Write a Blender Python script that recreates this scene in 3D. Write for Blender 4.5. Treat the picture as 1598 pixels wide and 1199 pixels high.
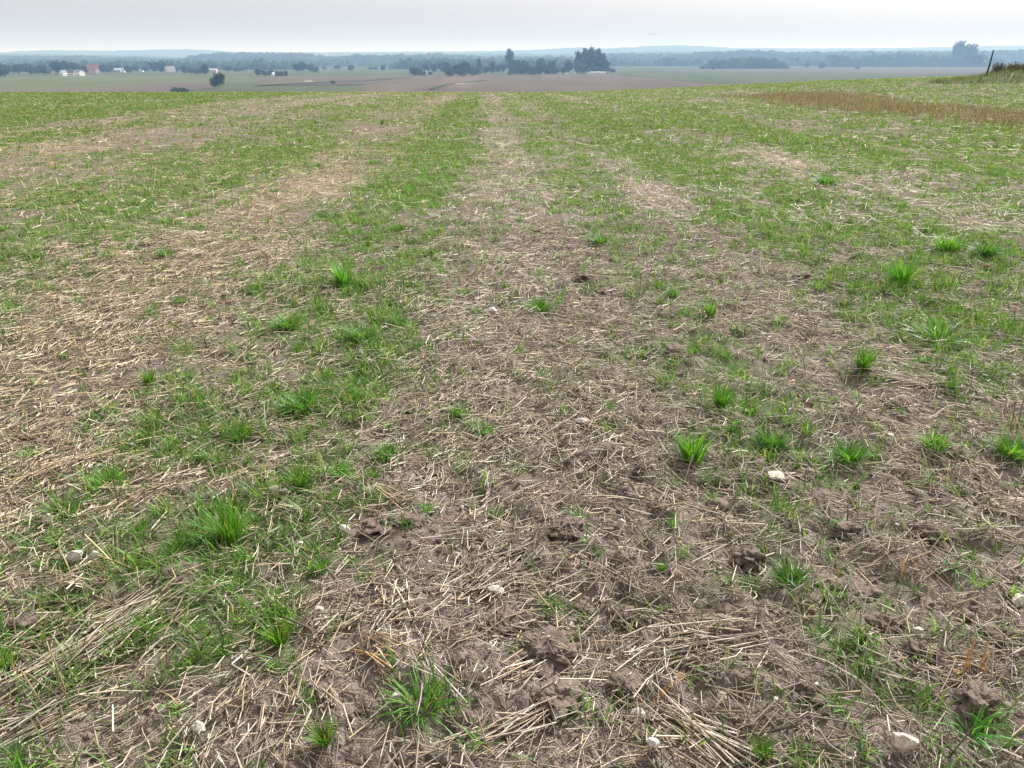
import bpy, math, random
import numpy as np
from mathutils import Vector, Matrix, noise as mnoise

for o in list(bpy.data.objects):
    bpy.data.objects.remove(o, do_unlink=True)
random.seed(7)
RNG = np.random.default_rng(11)
scene = bpy.context.scene
COL = scene.collection

# ------------------------------------------------------------------ camera
FPX = 1200.0                     # focal length in pixels of the 1598 px wide photograph
PITCH = math.radians(23.0)
CAMZ = 1.60
cam_d = bpy.data.cameras.new("camera")
cam_d.sensor_width = 36.0
cam_d.lens = FPX / 1598.0 * 36.0
cam_d.clip_start = 0.05
cam_d.clip_end = 60000.0
cam = bpy.data.objects.new("camera", cam_d)
cam.location = (0, 0, CAMZ)
cam.rotation_euler = (math.radians(90) - PITCH, 0, 0)
COL.objects.link(cam)
scene.camera = cam

# ------------------------------------------------------------------ sky, sun, exposure
SUN_EL = math.radians(38)
SUN_AZ = math.radians(40)        # clockwise from straight ahead (+Y): ahead and to the right
world = bpy.data.worlds.new("World")
scene.world = world
world.use_nodes = True
wn, wl = world.node_tree.nodes, world.node_tree.links
wn.clear()
w_out = wn.new("ShaderNodeOutputWorld")
w_bg = wn.new("ShaderNodeBackground")
w_sky = wn.new("ShaderNodeTexSky")
w_sky.sky_type = 'NISHITA'
w_sky.sun_disc = False
w_sky.sun_elevation = SUN_EL
w_sky.sun_rotation = SUN_AZ
w_sky.altitude = 100
w_sky.air_density = 1.0
w_sky.dust_density = 10.0
w_sky.ozone_density = 1.0
w_hs = wn.new("ShaderNodeHueSaturation")
w_hs.inputs["Saturation"].default_value = 0.04
w_hs.inputs["Value"].default_value = 1.0
wl.new(w_sky.outputs[0], w_hs.inputs["Color"])
w_veil = wn.new("ShaderNodeMix")          # an even, thin overcast veil over the blue
w_veil.data_type = 'RGBA'
w_veil.inputs[0].default_value = 0.52
w_veil.inputs[7].default_value = (4.0, 3.82, 3.72, 1)
wl.new(w_hs.outputs[0], w_veil.inputs[6])
wl.new(w_veil.outputs[2], w_bg.inputs["Color"])
w_bg.inputs["Strength"].default_value = 0.138
wl.new(w_bg.outputs[0], w_out.inputs["Surface"])

sun_d = bpy.data.lights.new("sun", 'SUN')
sun_d.energy = 4.1
sun_d.angle = math.radians(5)
sun_d.color = (1.0, 0.97, 0.945)
sun = bpy.data.objects.new("sun", sun_d)
sdir = Vector((math.sin(SUN_AZ) * math.cos(SUN_EL), math.cos(SUN_AZ) * math.cos(SUN_EL), math.sin(SUN_EL)))
sun.rotation_euler = sdir.to_track_quat('Z', 'Y').to_euler()
sun.location = (30, 20, 60)
COL.objects.link(sun)

scene.view_settings.view_transform = 'Standard'
scene.view_settings.look = 'None'
scene.view_settings.exposure = 0.90
scene.view_settings.gamma = 1.0
scene.render.engine = 'CYCLES'
scene.cycles.max_bounces = 5
scene.cycles.diffuse_bounces = 2
scene.cycles.glossy_bounces = 2
scene.cycles.transmission_bounces = 3
scene.cycles.volume_bounces = 0
scene.cycles.use_denoising = True
HAZE_DENSITY = 0.00027

# ------------------------------------------------------------------ noise in numpy
def _hash(ix, iy, seed):
    h = (ix.astype(np.int64) * 374761393 + iy.astype(np.int64) * 668265263 + seed * 2147483647) & 0xFFFFFFFF
    h = ((h ^ (h >> 13)) * 1274126177) & 0xFFFFFFFF
    h = ((h ^ (h >> 16)) * 2246822519) & 0xFFFFFFFF
    return ((h ^ (h >> 15)) & 0xFFFFFF) / float(0x1000000)

def perlin(x, y, seed=0):
    x = np.asarray(x, float); y = np.asarray(y, float)
    ix = np.floor(x); iy = np.floor(y)
    fx = x - ix; fy = y - iy
    u = fx * fx * fx * (fx * (fx * 6 - 15) + 10)
    v = fy * fy * fy * (fy * (fy * 6 - 15) + 10)
    def g(dx, dy):
        a = _hash(ix + dx, iy + dy, seed) * 2 * math.pi
        return np.cos(a) * (fx - dx) + np.sin(a) * (fy - dy)
    n0 = g(0, 0) * (1 - u) + g(1, 0) * u
    n1 = g(0, 1) * (1 - u) + g(1, 1) * u
    return (n0 * (1 - v) + n1 * v) * 1.5

def fbm(x, y, seed=0, octv=3):
    s = 0.0; a = 1.0; t = 0.0
    for i in range(octv):
        s = s + a * perlin(x * 2 ** i, y * 2 ** i, seed + i * 17); t += a; a *= 0.5
    return s / t

def lumps(x, y, cell, seed):
    """rounded lumps of random height on a jittered grid"""
    x = np.asarray(x, float) / cell; y = np.asarray(y, float) / cell
    ix = np.floor(x); iy = np.floor(y)
    best = np.zeros_like(x)
    for dx in (-1, 0, 1):
        for dy in (-1, 0, 1):
            cx = ix + dx + 0.15 + 0.7 * _hash(ix + dx, iy + dy, seed)
            cy = iy + dy + 0.15 + 0.7 * _hash(ix + dx, iy + dy, seed + 5)
            hh = _hash(ix + dx, iy + dy, seed + 9)
            rr = 0.35 + 0.4 * _hash(ix + dx, iy + dy, seed + 13)
            d2 = ((x - cx) ** 2 + (y - cy) ** 2) / (rr * rr)
            best = np.maximum(best, np.sqrt(np.clip(1 - d2, 0, None)) * hh * hh)
    return best

def sst(a, b, x):
    t = np.clip((np.asarray(x, float) - a) / (b - a), 0, 1)
    return t * t * (3 - 2 * t)

# ------------------------------------------------------------------ the lie of the land
CURV = 2.4e-4
VALLEY = -20.0
def macro(x, y):
    y = np.asarray(y, float); x = np.asarray(x, float)
    yy = np.clip(y, 0, None)
    Y1 = 130.0
    s1 = 2 * CURV * Y1; z1 = -CURV * Y1 * Y1
    z = np.where(yy < Y1, -CURV * yy ** 2, z1 - s1 * (yy - Y1))
    y2 = Y1 + (-VALLEY + z1 - s1 * 60) / s1
    t = np.clip(yy - y2, 0, 120)
    zb = z1 - s1 * (y2 - Y1) - s1 * (t - t * t / 240.0)
    z = np.where(yy > y2, zb, z)
    lift = 1.30 * sst(1.0, 42.0, x) * sst(8, 60, y) * (1 - sst(130, 300, y))
    return z + lift

VPX = 0.035            # the rows run a touch left of straight ahead
def strip_u(x, y):
    return x + VPX * y

BLOBS = []             # (x, y, rx, ry, green, straw)
def profile(u, pts):
    return np.interp(u, [p[0] for p in pts], [p[1] for p in pts])
GREEN_PROFILE = [(-60, .95), (-13, .95), (-12, .35), (-10.8, .2), (-10, .5), (-9.2, .5), (-8.6, .15), (-7.7, .12), (-7, .45), (-5, .5),
                 (-3.6, .5), (-2.9, .26), (-2.3, .12), (-1.9, .18), (-1.55, .55), (-0.75, .78), (-0.42, .5), (-0.15, .20), (0.5, .15), (0.85, .26),
                 (1.1, .56), (1.45, .52), (1.7, .28), (2.3, .3), (2.7, .66), (3.6, .70), (4.3, .5), (4.8, .38), (5.4, .42), (6, .55),
                 (8, .6), (10, .5), (11.5, .55), (13, .55), (14, .4), (16, .45), (17.5, .62), (60, .62)]
GOLD_PROFILE = [(-60, .6), (-8, .9), (-2.3, 1.0), (-1.2, .75), (-0.3, .35), (1, .2), (3, .3), (6, .5), (60, .7)]
def maps(x, y):
    """green cover, straw cover and golden tint of the field at x, y"""
    x = np.asarray(x, float); y = np.asarray(y, float)
    r = np.hypot(x, y)
    wob = 0.30 * perlin(x / 0.9, y / 1.3, 91) + 0.55 * perlin(x / 6.0, y / 9.0, 92) * sst(4, 14, r)
    u = strip_u(x, y) + wob
    g = profile(u, GREEN_PROFILE)
    farc = sst(5, 22, y)
    g = g * (1 - 0.15 * farc) + 0.15 * farc * (0.55 + 0.30 * sst(1.0, 3.0, u)) + 0.12
    g = g - 0.13 * sst(0.2, 0.9, np.cos(2 * math.pi * (u + 0.55) / 2.9)) * sst(3.0, 4.5, np.abs(u)) * (1 - sst(12, 13, np.abs(u)))
    n1 = fbm(x / 0.75, y / 0.9, 21, 3); n2 = fbm(x / 0.22, y / 0.24, 31, 2); n3 = fbm(x / 3.0, y / 4.5, 41, 2)
    g = g * (0.95 + 0.75 * n1 + 1.0 * n2 + 0.7 * n3)
    g = g * (1 - 0.2 * (1 - sst(1.6, 4.0, r)))
    g = g * 1.12 + 0.02 + 0.09 * sst(3.5, 14, y) * np.exp(-((u - 0.3) / 0.8) ** 2)
    ds_sum = np.zeros_like(g)
    for (bx, by, rx, ry, dg, ds) in BLOBS:
        near = np.nonzero((np.abs(x - bx) < 2.4 * rx) & (np.abs(y - by) < 2.4 * ry))
        if len(near[0]) == 0: continue
        q = ((x[near] - bx) / rx) ** 2 + ((y[near] - by) / ry) ** 2
        g[near] += dg * 0.75 * np.exp(-q * (1 + 0.8 * n2[near]))
        if ds: ds_sum[near] += ds * np.exp(-q)
    s = 0.72 + 0.5 * n3 - 0.40 * np.clip(g, 0, 1) + 0.55 * fbm(x / 0.5, y / 0.42, 51, 3) + 0.10 * (np.abs(u + 2.3) < 0.9) + 0.05 * sst(-0.4, 0.2, u) + ds_sum
    gold = np.clip(profile(u, GOLD_PROFILE) + 0.25 * fbm(x / 1.2, y / 1.5, 61, 2), 0, 1)
    return np.clip(g, 0, 1), np.clip(s, 0.04, 1), gold

def relief(x, y):
    r = np.hypot(np.asarray(x, float), np.asarray(y, float))
    def fade(lam): return 1 - sst(lam * 45, lam * 110, r)
    h = 0.030 * perlin(x / 1.6, y / 1.6, 1) + 0.022 * perlin(x / 0.6, y / 0.6, 2) * fade(.6)
    h = h + 0.016 * perlin(x / 0.21, y / 0.21, 3) * fade(.21)
    soil = 0.45 + 0.55 * sst(-0.1, 0.45, fbm(x / 0.8, y / 0.7, 77, 2))
    soil = soil * (0.55 + 0.45 * sst(-0.9, 0.2, strip_u(x, y)))
    rgh = 0.75 + 0.55 * fbm(x / 0.07, y / 0.07, 12, 2)
    h = h + soil * rgh * (0.055 * lumps(x, y, 0.16, 4) * fade(.16) + 0.040 * lumps(x + 3.1, y, 0.075, 5) * fade(.075)
                    + 0.022 * lumps(x, y + 1.7, 0.034, 6) * fade(.05))
    h = h + (0.006 * perlin(x / 0.03, y / 0.03, 7) + 0.014 * np.abs(perlin(x / 0.07, y / 0.07, 8)) + 0.006 * np.abs(perlin(x / 0.045, y / 0.045, 9))) * fade(.05)
    return h * (1 - sst(60, 100, r) * 0.5)

def Z(x, y):
    return macro(x, y) + relief(x, y)

# a photograph pixel to a viewing ray, and from there to a spot on the field or the valley floor
CP, SP = math.cos(PITCH), math.sin(PITCH)
def ray(px, py):
    a = (px - 799.0) / FPX; b = (599.5 - py) / FPX
    return a, CP + b * SP, -SP + b * CP
def G(px, py):
    dx, dy, dz = ray(px, py)
    y = 0.8
    last = None
    while y < 140:
        t = y / dy
        if CAMZ + dz * t <= float(macro(dx * t, y)):
            break
        last = y; y *= 1.01
    t = y / dy
    return dx * t, y
def V(px, py):
    dx, dy, dz = ray(px, py)
    t = (VALLEY - CAMZ) / dz
    return dx * t, dy * t
def atY(px, py, Y):
    dx, dy, dz = ray(px, py)
    t = Y / dy
    return dx * t, Y, CAMZ + dz * t
def mpp(x, y):
    """metres per photograph pixel at x, y"""
    return (y * CP + (CAMZ - float(macro(x, y))) * SP) / FPX

# extra green patches and straw swaths on the field
def blob(px, py, wpx, hpx, dg, ds=0.0):
    x, y = G(px, py); x2, y2 = G(px, py - hpx / 2)
    BLOBS.append((x, y, max(0.05, wpx / 2 * mpp(x, y)), max(0.05, abs(y2 - y)), dg, ds))

PATCHES = [
    (185, 332, 80, 26, .9), (150, 375, 90, 22, .4), (12, 405, 60, 40, .6), (370, 420, 60, 30, .5), (65, 212, 60, 14, .5), (290, 197, 70, 10, .6),
    (430, 240, 90, 40, .35), (690, 180, 90, 50, .45), (690, 260, 110, 60, .35), (600, 350, 120, 50, .35), (470, 630, 170, 50, .45),
    (590, 600, 110, 60, .35), (560, 530, 110, 40, .45), (300, 690, 120, 60, .4), (360, 840, 130, 50, .5), (640, 560, 70, 40, .4),
    (920, 195, 140, 30, .5), (1030, 175, 160, 24, .4), (1110, 200, 150, 24, .55), (1000, 250, 90, 34, .4), (1290, 215, 180, 24, .55),
    (1430, 255, 150, 30, .5), (1560, 270, 110, 30, .45), (1360, 300, 90, 30, .5), (1390, 325, 90, 24, .5), (1480, 380, 100, 40, .7),
    (1540, 388, 60, 30, .6), (1410, 430, 60, 36, .6), (1370, 465, 80, 40, .5), (1470, 520, 110, 50, .8), (1440, 480, 90, 36, .4), (1240, 385, 80, 30, .4),
    (1170, 640, 110, 60, .35), (1210, 690, 110, 60, .4), (1150, 350, 110, 40, .35), (1480, 600, 200, 24, .25),
    (100, 900, 220, 120, .25), (450, 900, 260, 150, .25), (300, 1060, 220, 100, .2), (1130, 800, 220, 150, .15), (860, 950, 150, 80, .12), (1250, 980, 200, 120, .12),
    (640, 1100, 160, 80, .3), (440, 1000, 120, 100, .25), (260, 960, 120, 60, .2), (1330, 1000, 120, 60, .3), (1500, 1130, 140, 60, .25), (1290, 945, 80, 40, .2),
]
for p in PATCHES:
    blob(*p)
BARE = [  # patches where soil shows, and thick straw
    (900, 1060, 200, 120, -.3, -.25), (1400, 880, 300, 120, -.25, -.3), (1480, 960, 200, 90, -.25, -.3), (620, 830, 130, 50, -.3, -.3),
    (900, 800, 160, 120, -.2, -.15), (1250, 435, 130, 30, -.35, .1), (1400, 300, 160, 26, -.15, .15), (1560, 330, 120, 30, -.2, .2),
    (1200, 250, 110, 26, -.35, .2), (1010, 300, 110, 30, -.35, .15), (1250, 330, 130, 30, -.3, .2), (1340, 540, 190, 60, -.3, .2),
    (250, 420, 260, 70, -.2, .35), (110, 540, 240, 90, -.2, .3), (480, 290, 150, 60, -.25, .3), (440, 385, 130, 40, -.3, .35), (60, 230, 120, 16, -.3, .3),
    (150, 1010, 260, 120, -.1, .3), (700, 500, 90, 60, -.3, .3), (960, 500, 160, 60, -.25, .3), (720, 620, 120, 110, -.2, .3), (780, 250, 60, 60, -.12, .1),
    (780, 190, 40, 40, -.1, .1), (1020, 640, 180, 70, -.15, .3), (800, 920, 130, 60, -.2, .4), (60, 690, 160, 60, -.15, .3), (240, 740, 120, 60, -.1, .25), (980, 210, 90, 14, -.4, .2),
]
for p in BARE:
    blob(*p)

# ------------------------------------------------------------------ helpers for objects
def tag(o, label=None, cat=None, group=None, kind=None):
    if label: o["label"] = label
    if cat: o["category"] = cat
    if group: o["group"] = group
    if kind: o["kind"] = kind
    return o

def mesh_np(name, verts, quads=None, tris=None, color=None, smooth=False, mat=None):
    me = bpy.data.meshes.new(name)
    verts = np.asarray(verts, np.float32).reshape(-1, 3)
    nq = 0 if quads is None else len(quads); nt = 0 if tris is None else len(tris)
    me.vertices.add(len(verts)); me.vertices.foreach_set("co", verts.ravel())
    loops = []
    starts = []
    if nq:
        q = np.asarray(quads, np.int32).reshape(-1, 4); loops.append(q.ravel()); starts.append(np.arange(nq) * 4)
    if nt:
        t = np.asarray(tris, np.int32).reshape(-1, 3); loops.append(t.ravel()); starts.append(nq * 4 + np.arange(nt) * 3)
    loops = np.concatenate(loops); starts = np.concatenate(starts)
    me.loops.add(len(loops)); me.loops.foreach_set("vertex_index", loops.astype(np.int32))
    me.polygons.add(nq + nt); me.polygons.foreach_set("loop_start", starts.astype(np.int32))
    if smooth:
        me.polygons.foreach_set("use_smooth", np.ones(nq + nt, bool))
    me.update(calc_edges=True)
    if color is not None:
        c = np.ones((len(verts), 4), np.float32); c[:, :color.shape[1]] = color
        at = me.color_attributes.new("Col", 'FLOAT_COLOR', 'POINT')
        at.data.foreach_set("color", c.ravel())
    if mat: me.materials.append(mat)
    return me

def link(name, me, parent=None, loc=(0, 0, 0), rot=(0, 0, 0), scl=(1, 1, 1)):
    o = bpy.data.objects.new(name, me)
    COL.objects.link(o)
    o.location = loc; o.rotation_euler = rot; o.scale = scl
    if parent: o.parent = parent
    return o

def ribbons(P, W, S, C):
    """P (N,K,3) centre lines, W (N,K) half widths, S (N,3) side vectors, C (N,3) colours"""
    N, K, _ = P.shape
    off = S[:, None, :] * W[:, :, None]
    v = np.stack([P - off, P + off], axis=2).reshape(-1, 3)
    base = (np.arange(N) * K * 2)[:, None] + (np.arange(K - 1) * 2)[None, :]
    q = np.stack([base, base + 1, base + 3, base + 2], axis=2).reshape(-1, 4)
    c = np.repeat(C, K * 2, axis=0)
    return v, q, c

def tubes(P, R, C, sides=3):
    N, K, _ = P.shape
    d = P[:, -1] - P[:, 0]; d = d / (np.linalg.norm(d, axis=1, keepdims=True) + 1e-9)
    up = np.tile(np.array([0.0, 0, 1]), (N, 1)); steep = np.abs(d[:, 2]) > 0.9
    up[steep] = (1, 0, 0)
    s = np.cross(d, up); s /= (np.linalg.norm(s, axis=1, keepdims=True) + 1e-9)
    t = np.cross(s, d)
    rings = []
    for k in range(sides):
        a = 2 * math.pi * k / sides + math.pi / 2
        rings.append(P + (s * math.cos(a) + t * math.sin(a))[:, None, :] * R[:, :, None])
    v = np.stack(rings, axis=2).reshape(-1, 3)
    b = (np.arange(N) * K * sides)[:, None] + (np.arange(K - 1) * sides)[None, :]
    qs = []
    for k in range(sides):
        k2 = (k + 1) % sides
        qs.append(np.stack([b + k, b + k2, b + sides + k2, b + sides + k], axis=2).reshape(-1, 4))
    return v, np.concatenate(qs), np.repeat(C, K * sides, axis=0)

class Acc:
    def __init__(self): self.v = []; self.q = []; self.t = []; self.c = []; self.n = 0
    def add(self, v, f, c):
        self.v.append(v); (self.q if f.shape[1] == 4 else self.t).append(f + self.n); self.c.append(c); self.n += len(v)
    def mesh(self, name, mat, smooth=False):
        q = np.concatenate(self.q) if self.q else None; t = np.concatenate(self.t) if self.t else None
        return mesh_np(name, np.concatenate(self.v), q, t, np.concatenate(self.c), smooth, mat)

# ------------------------------------------------------------------ materials
def new_mat(name):
    m = bpy.data.materials.new(name); m.use_nodes = True
    nt = m.node_tree
    b = nt.nodes.get("Principled BSDF")
    b.inputs["Roughness"].default_value = 0.9
    b.inputs["Specular IOR Level"].default_value = 0.25
    return m, nt, b
def nd(nt, t, **kw):
    n = nt.nodes.new(t)
    for k, v in kw.items(): setattr(n, k, v)
    return n
def noise_node(nt, scale, detail=4, rough=0.6, vec=None):
    n = nd(nt, "ShaderNodeTexNoise")
    n.inputs["Scale"].default_value = scale; n.inputs["Detail"].default_value = detail; n.inputs["Roughness"].default_value = rough
    if vec: nt.links.new(vec, n.inputs["Vector"])
    return n
def ramp(nt, fac, stops):
    r = nd(nt, "ShaderNodeValToRGB")
    el = r.color_ramp.elements
    while len(el) < len(stops): el.new(0.5)
    for e, (p, c) in zip(el, stops):
        e.position = p; e.color = (*c, 1) if len(c) == 3 else c
    nt.links.new(fac, r.inputs[0])
    return r
def mixc(nt, fac, a, b, mode='MIX'):
    m = nd(nt, "ShaderNodeMix", data_type='RGBA', blend_type=mode)
    for sock, val in ((m.inputs[0], fac), (m.inputs[6], a), (m.inputs[7], b)):
        if hasattr(val, "is_linked") or hasattr(val, "links"): nt.links.new(val, sock)
        elif isinstance(val, tuple): sock.default_value = (*val, 1) if len(val) == 3 else val
        else: sock.default_value = val
    return m.outputs[2]
def mathn(nt, op, a, b=None, c=None):
    m = nd(nt, "ShaderNodeMath", operation=op)
    for i, val in enumerate((a, b, c)):
        if val is None: continue
        if hasattr(val, "links"): nt.links.new(val, m.inputs[i])
        else: m.inputs[i].default_value = val
    return m.outputs[0]

def ground_material():
    m, nt, b = new_mat("soil_and_litter")
    geo = nd(nt, "ShaderNodeNewGeometry"); pos = geo.outputs["Position"]
    at = nd(nt, "ShaderNodeAttribute", attribute_name="Col")
    sep = nd(nt, "ShaderNodeSeparateColor"); nt.links.new(at.outputs["Color"], sep.inputs[0])
    green, straw, gold = sep.outputs[0], sep.outputs[1], sep.outputs[2]
    n1 = noise_node(nt, 3.2, 4, 0.62, pos); n2 = noise_node(nt, 34, 4, 0.7, pos); n3 = noise_node(nt, 160, 2, 0.7, pos)
    soil = ramp(nt, n2.outputs[0], [(0.25, (0.095, 0.075, 0.064)), (0.5, (0.178, 0.146, 0.128)), (0.72, (0.290, 0.246, 0.218))]).outputs[0]
    soil = mixc(nt, mathn(nt, 'MULTIPLY', n1.outputs[0], 0.55), soil, (0.240, 0.212, 0.195))
    grain = ramp(nt, n3.outputs[0], [(0.35, (0.62, 0.6, 0.58)), (0.62, (1.15, 1.12, 1.1))]).outputs[0]
    soil = mixc(nt, 1.0, soil, grain, 'MULTIPLY')
    # chaff and broken straw lying in the soil
    mp = nd(nt, "ShaderNodeMapping"); mp.inputs["Scale"].default_value = (220, 28, 60); mp.inputs["Rotation"].default_value = (0, 0, 0.5)
    nt.links.new(pos, mp.inputs[0])
    mp2 = nd(nt, "ShaderNodeMapping"); mp2.inputs["Scale"].default_value = (30, 200, 60); mp2.inputs["Rotation"].default_value = (0, 0, 0.3)
    nt.links.new(pos, mp2.inputs[0])
    f1 = noise_node(nt, 1.0, 2, 0.5, mp.outputs[0]); f2 = noise_node(nt, 1.0, 2, 0.5, mp2.outputs[0])
    fib = mathn(nt, 'MAXIMUM', f1.outputs[0], f2.outputs[0])
    big = noise_node(nt, 9.0, 4, 0.65, pos)
    dist = nd(nt, "ShaderNodeVectorMath", operation='LENGTH'); nt.links.new(pos, dist.inputs[0])
    dfar = nd(nt, "ShaderNodeMapRange"); nt.links.new(dist.outputs["Value"], dfar.inputs["Value"])
    dfar.inputs["From Min"].default_value = 3.5; dfar.inputs["From Max"].default_value = 12.0; dfar.inputs["To Min"].default_value = -0.10; dfar.inputs["To Max"].default_value = 0.0
    thr = mathn(nt, 'ADD', mathn(nt, 'ADD', dfar.outputs[0], mathn(nt, 'MULTIPLY', straw, 0.34)), mathn(nt, 'MULTIPLY', big.outputs[0], 0.30))
    cov = mathn(nt, 'SMOOTHSTEP', 0.0, 1.0, 0.5) if False else None
    sub = mathn(nt, 'SUBTRACT', mathn(nt, 'ADD', fib, thr), 0.84)
    cov = mathn(nt, 'MULTIPLY', sub, 6.0)
    covc = nd(nt, "ShaderNodeClamp"); nt.links.new(cov, covc.inputs[0])
    lit_g = mixc(nt, gold, (0.205, 0.178, 0.148), (0.205, 0.164, 0.110))
    lit = mixc(nt, big.outputs[0], lit_g, mixc(nt, gold, (0.315, 0.280, 0.238), (0.285, 0.236, 0.165)))
    colr = mixc(nt, covc.outputs[0], soil, lit)
    # short green growth between the stalks
    gthr = mathn(nt, 'SUBTRACT', mathn(nt, 'ADD', mathn(nt, 'MULTIPLY', green, 0.9), mathn(nt, 'MULTIPLY', big.outputs[0], 0.7)), 0.72)
    gcov = nd(nt, "ShaderNodeClamp"); nt.links.new(mathn(nt, 'MULTIPLY', gthr, 1.6), gcov.inputs[0])
    gcol = ramp(nt, n2.outputs[0], [(0.3, (0.042, 0.078, 0.018)), (0.55, (0.075, 0.135, 0.028)), (0.75, (0.14, 0.19, 0.055))]).outputs[0]
    colr = mixc(nt, mathn(nt, 'MULTIPLY', gcov.outputs[0], 0.85), colr, gcol)
    nt.links.new(colr, b.inputs["Base Color"])
    b.inputs["Roughness"].default_value = 1.0
    b.inputs["Specular IOR Level"].default_value = 0.0
    bump = nd(nt, "ShaderNodeBump"); bump.inputs["Strength"].default_value = 0.9; bump.inputs["Distance"].default_value = 0.022
    hsum = mathn(nt, 'ADD', mathn(nt, 'MULTIPLY', n2.outputs[0], 0.9), mathn(nt, 'ADD', mathn(nt, 'MULTIPLY', n3.outputs[0], 0.5), mathn(nt, 'MULTIPLY', covc.outputs[0], 0.25)))
    nt.links.new(hsum, bump.inputs["Height"]); nt.links.new(bump.outputs[0], b.inputs["Normal"])
    return m

def attr_mat(name, transl=0.0, rough=0.6, spec=0.25, var=0.25, nscale=30):
    m, nt, b = new_mat(name)
    at = nd(nt, "ShaderNodeAttribute", attribute_name="Col")
    geo = nd(nt, "ShaderNodeNewGeometry")
    n = noise_node(nt, nscale, 0 if transl else 2, 0.5, geo.outputs["Position"])
    v = mathn(nt, 'ADD', mathn(nt, 'MULTIPLY', n.outputs[0], 2 * var), 1 - var)
    vc = nd(nt, "ShaderNodeCombineColor")
    for i in range(3): nt.links.new(v, vc.inputs[i])
    c = mixc(nt, 1.0, at.outputs["Color"], vc.outputs[0], 'MULTIPLY')
    oi = nd(nt, "ShaderNodeObjectInfo")
    c = mixc(nt, 1.0, c, oi.outputs["Color"], 'MULTIPLY')
    nt.links.new(c, b.inputs["Base Color"])
    b.inputs["Roughness"].default_value = rough; b.inputs["Specular IOR Level"].default_value = spec
    if transl > 0:
        tr = nd(nt, "ShaderNodeBsdfTranslucent")
        tc = mixc(nt, 1.0, c, (1.25, 1.3, 0.7), 'MULTIPLY'); nt.links.new(tc, tr.inputs[0])
        mx = nd(nt, "ShaderNodeMixShader"); mx.inputs[0].default_value = transl
        nt.links.new(b.outputs[0], mx.inputs[1]); nt.links.new(tr.outputs[0], mx.inputs[2])
        nt.links.new(mx.outputs[0], nt.nodes["Material Output"].inputs["Surface"])
    return m

def plain_mat(name, col, rough=0.8, var=0.2, scale=4.0, col2=None, spec=0.25):
    m, nt, b = new_mat(name)
    geo = nd(nt, "ShaderNodeNewGeometry")
    n = noise_node(nt, scale, 4, 0.6, geo.outputs["Position"])
    c2 = col2 or tuple(x * (1 + var) for x in col)
    c1 = tuple(x * (1 - var) for x in col)
    r = ramp(nt, n.outputs[0], [(0.3, c1), (0.7, c2)])
    nt.links.new(r.outputs[0], b.inputs["Base Color"])
    b.inputs["Roughness"].default_value = rough; b.inputs["Specular IOR Level"].default_value = spec
    return m

M_GROUND = ground_material()
M_STRAW = attr_mat("straw", 0.12, 0.65, 0.3, 0.22, 60)
M_GRASS = attr_mat("grass_blades", 0.42, 0.5, 0.35, 0.18, 25)
M_LEAF = attr_mat("tree_leaves", 0.25, 0.6, 0.2, 0.25, 0.8)

def stone_material():
    m, nt, b = new_mat("chalky_stone")
    tc = nd(nt, "ShaderNodeTexCoord")
    oi = nd(nt, "ShaderNodeObjectInfo")
    n = noise_node(nt, 3.0, 6, 0.65, tc.outputs["Object"])
    r = ramp(nt, n.outputs[0], [(0.32, (0.34, 0.29, 0.235)), (0.5, (0.60, 0.56, 0.50)), (0.7, (0.76, 0.74, 0.70))])
    c = mixc(nt, 1.0, r.outputs[0], oi.outputs["Color"], 'MULTIPLY')
    nt.links.new(c, b.inputs["Base Color"])
    bump = nd(nt, "ShaderNodeBump"); bump.inputs["Strength"].default_value = 0.5; bump.inputs["Distance"].default_value = 0.05
    n2 = noise_node(nt, 9.0, 5, 0.7, tc.outputs["Object"])
    nt.links.new(n2.outputs[0], bump.inputs["Height"]); nt.links.new(bump.outputs[0], b.inputs["Normal"])
    return m
M_STONE = stone_material()

def clod_material():
    m, nt, b = new_mat("earth_clod")
    geo = nd(nt, "ShaderNodeNewGeometry"); pos = geo.outputs["Position"]
    n2 = noise_node(nt, 34, 5, 0.7, pos); n3 = noise_node(nt, 160, 3, 0.7, pos); n1 = noise_node(nt, 6, 4, 0.6, pos)
    soil = ramp(nt, n2.outputs[0], [(0.25, (0.080, 0.060, 0.049)), (0.5, (0.150, 0.116, 0.097)), (0.75, (0.245, 0.198, 0.170))]).outputs[0]
    soil = mixc(nt, mathn(nt, 'MULTIPLY', n1.outputs[0], 0.5), soil, (0.190, 0.153, 0.132))
    nt.links.new(soil, b.inputs["Base Color"])
    b.inputs["Roughness"].default_value = 0.97; b.inputs["Specular IOR Level"].default_value = 0.1
    bump = nd(nt, "ShaderNodeBump"); bump.inputs["Strength"].default_value = 0.9; bump.inputs["Distance"].default_value = 0.012
    nt.links.new(mathn(nt, 'ADD', n2.outputs[0], mathn(nt, 'MULTIPLY', n3.outputs[0], 0.5)), bump.inputs["Height"])
    nt.links.new(bump.outputs[0], b.inputs["Normal"])
    return m
M_CLOD = clod_material()

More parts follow.
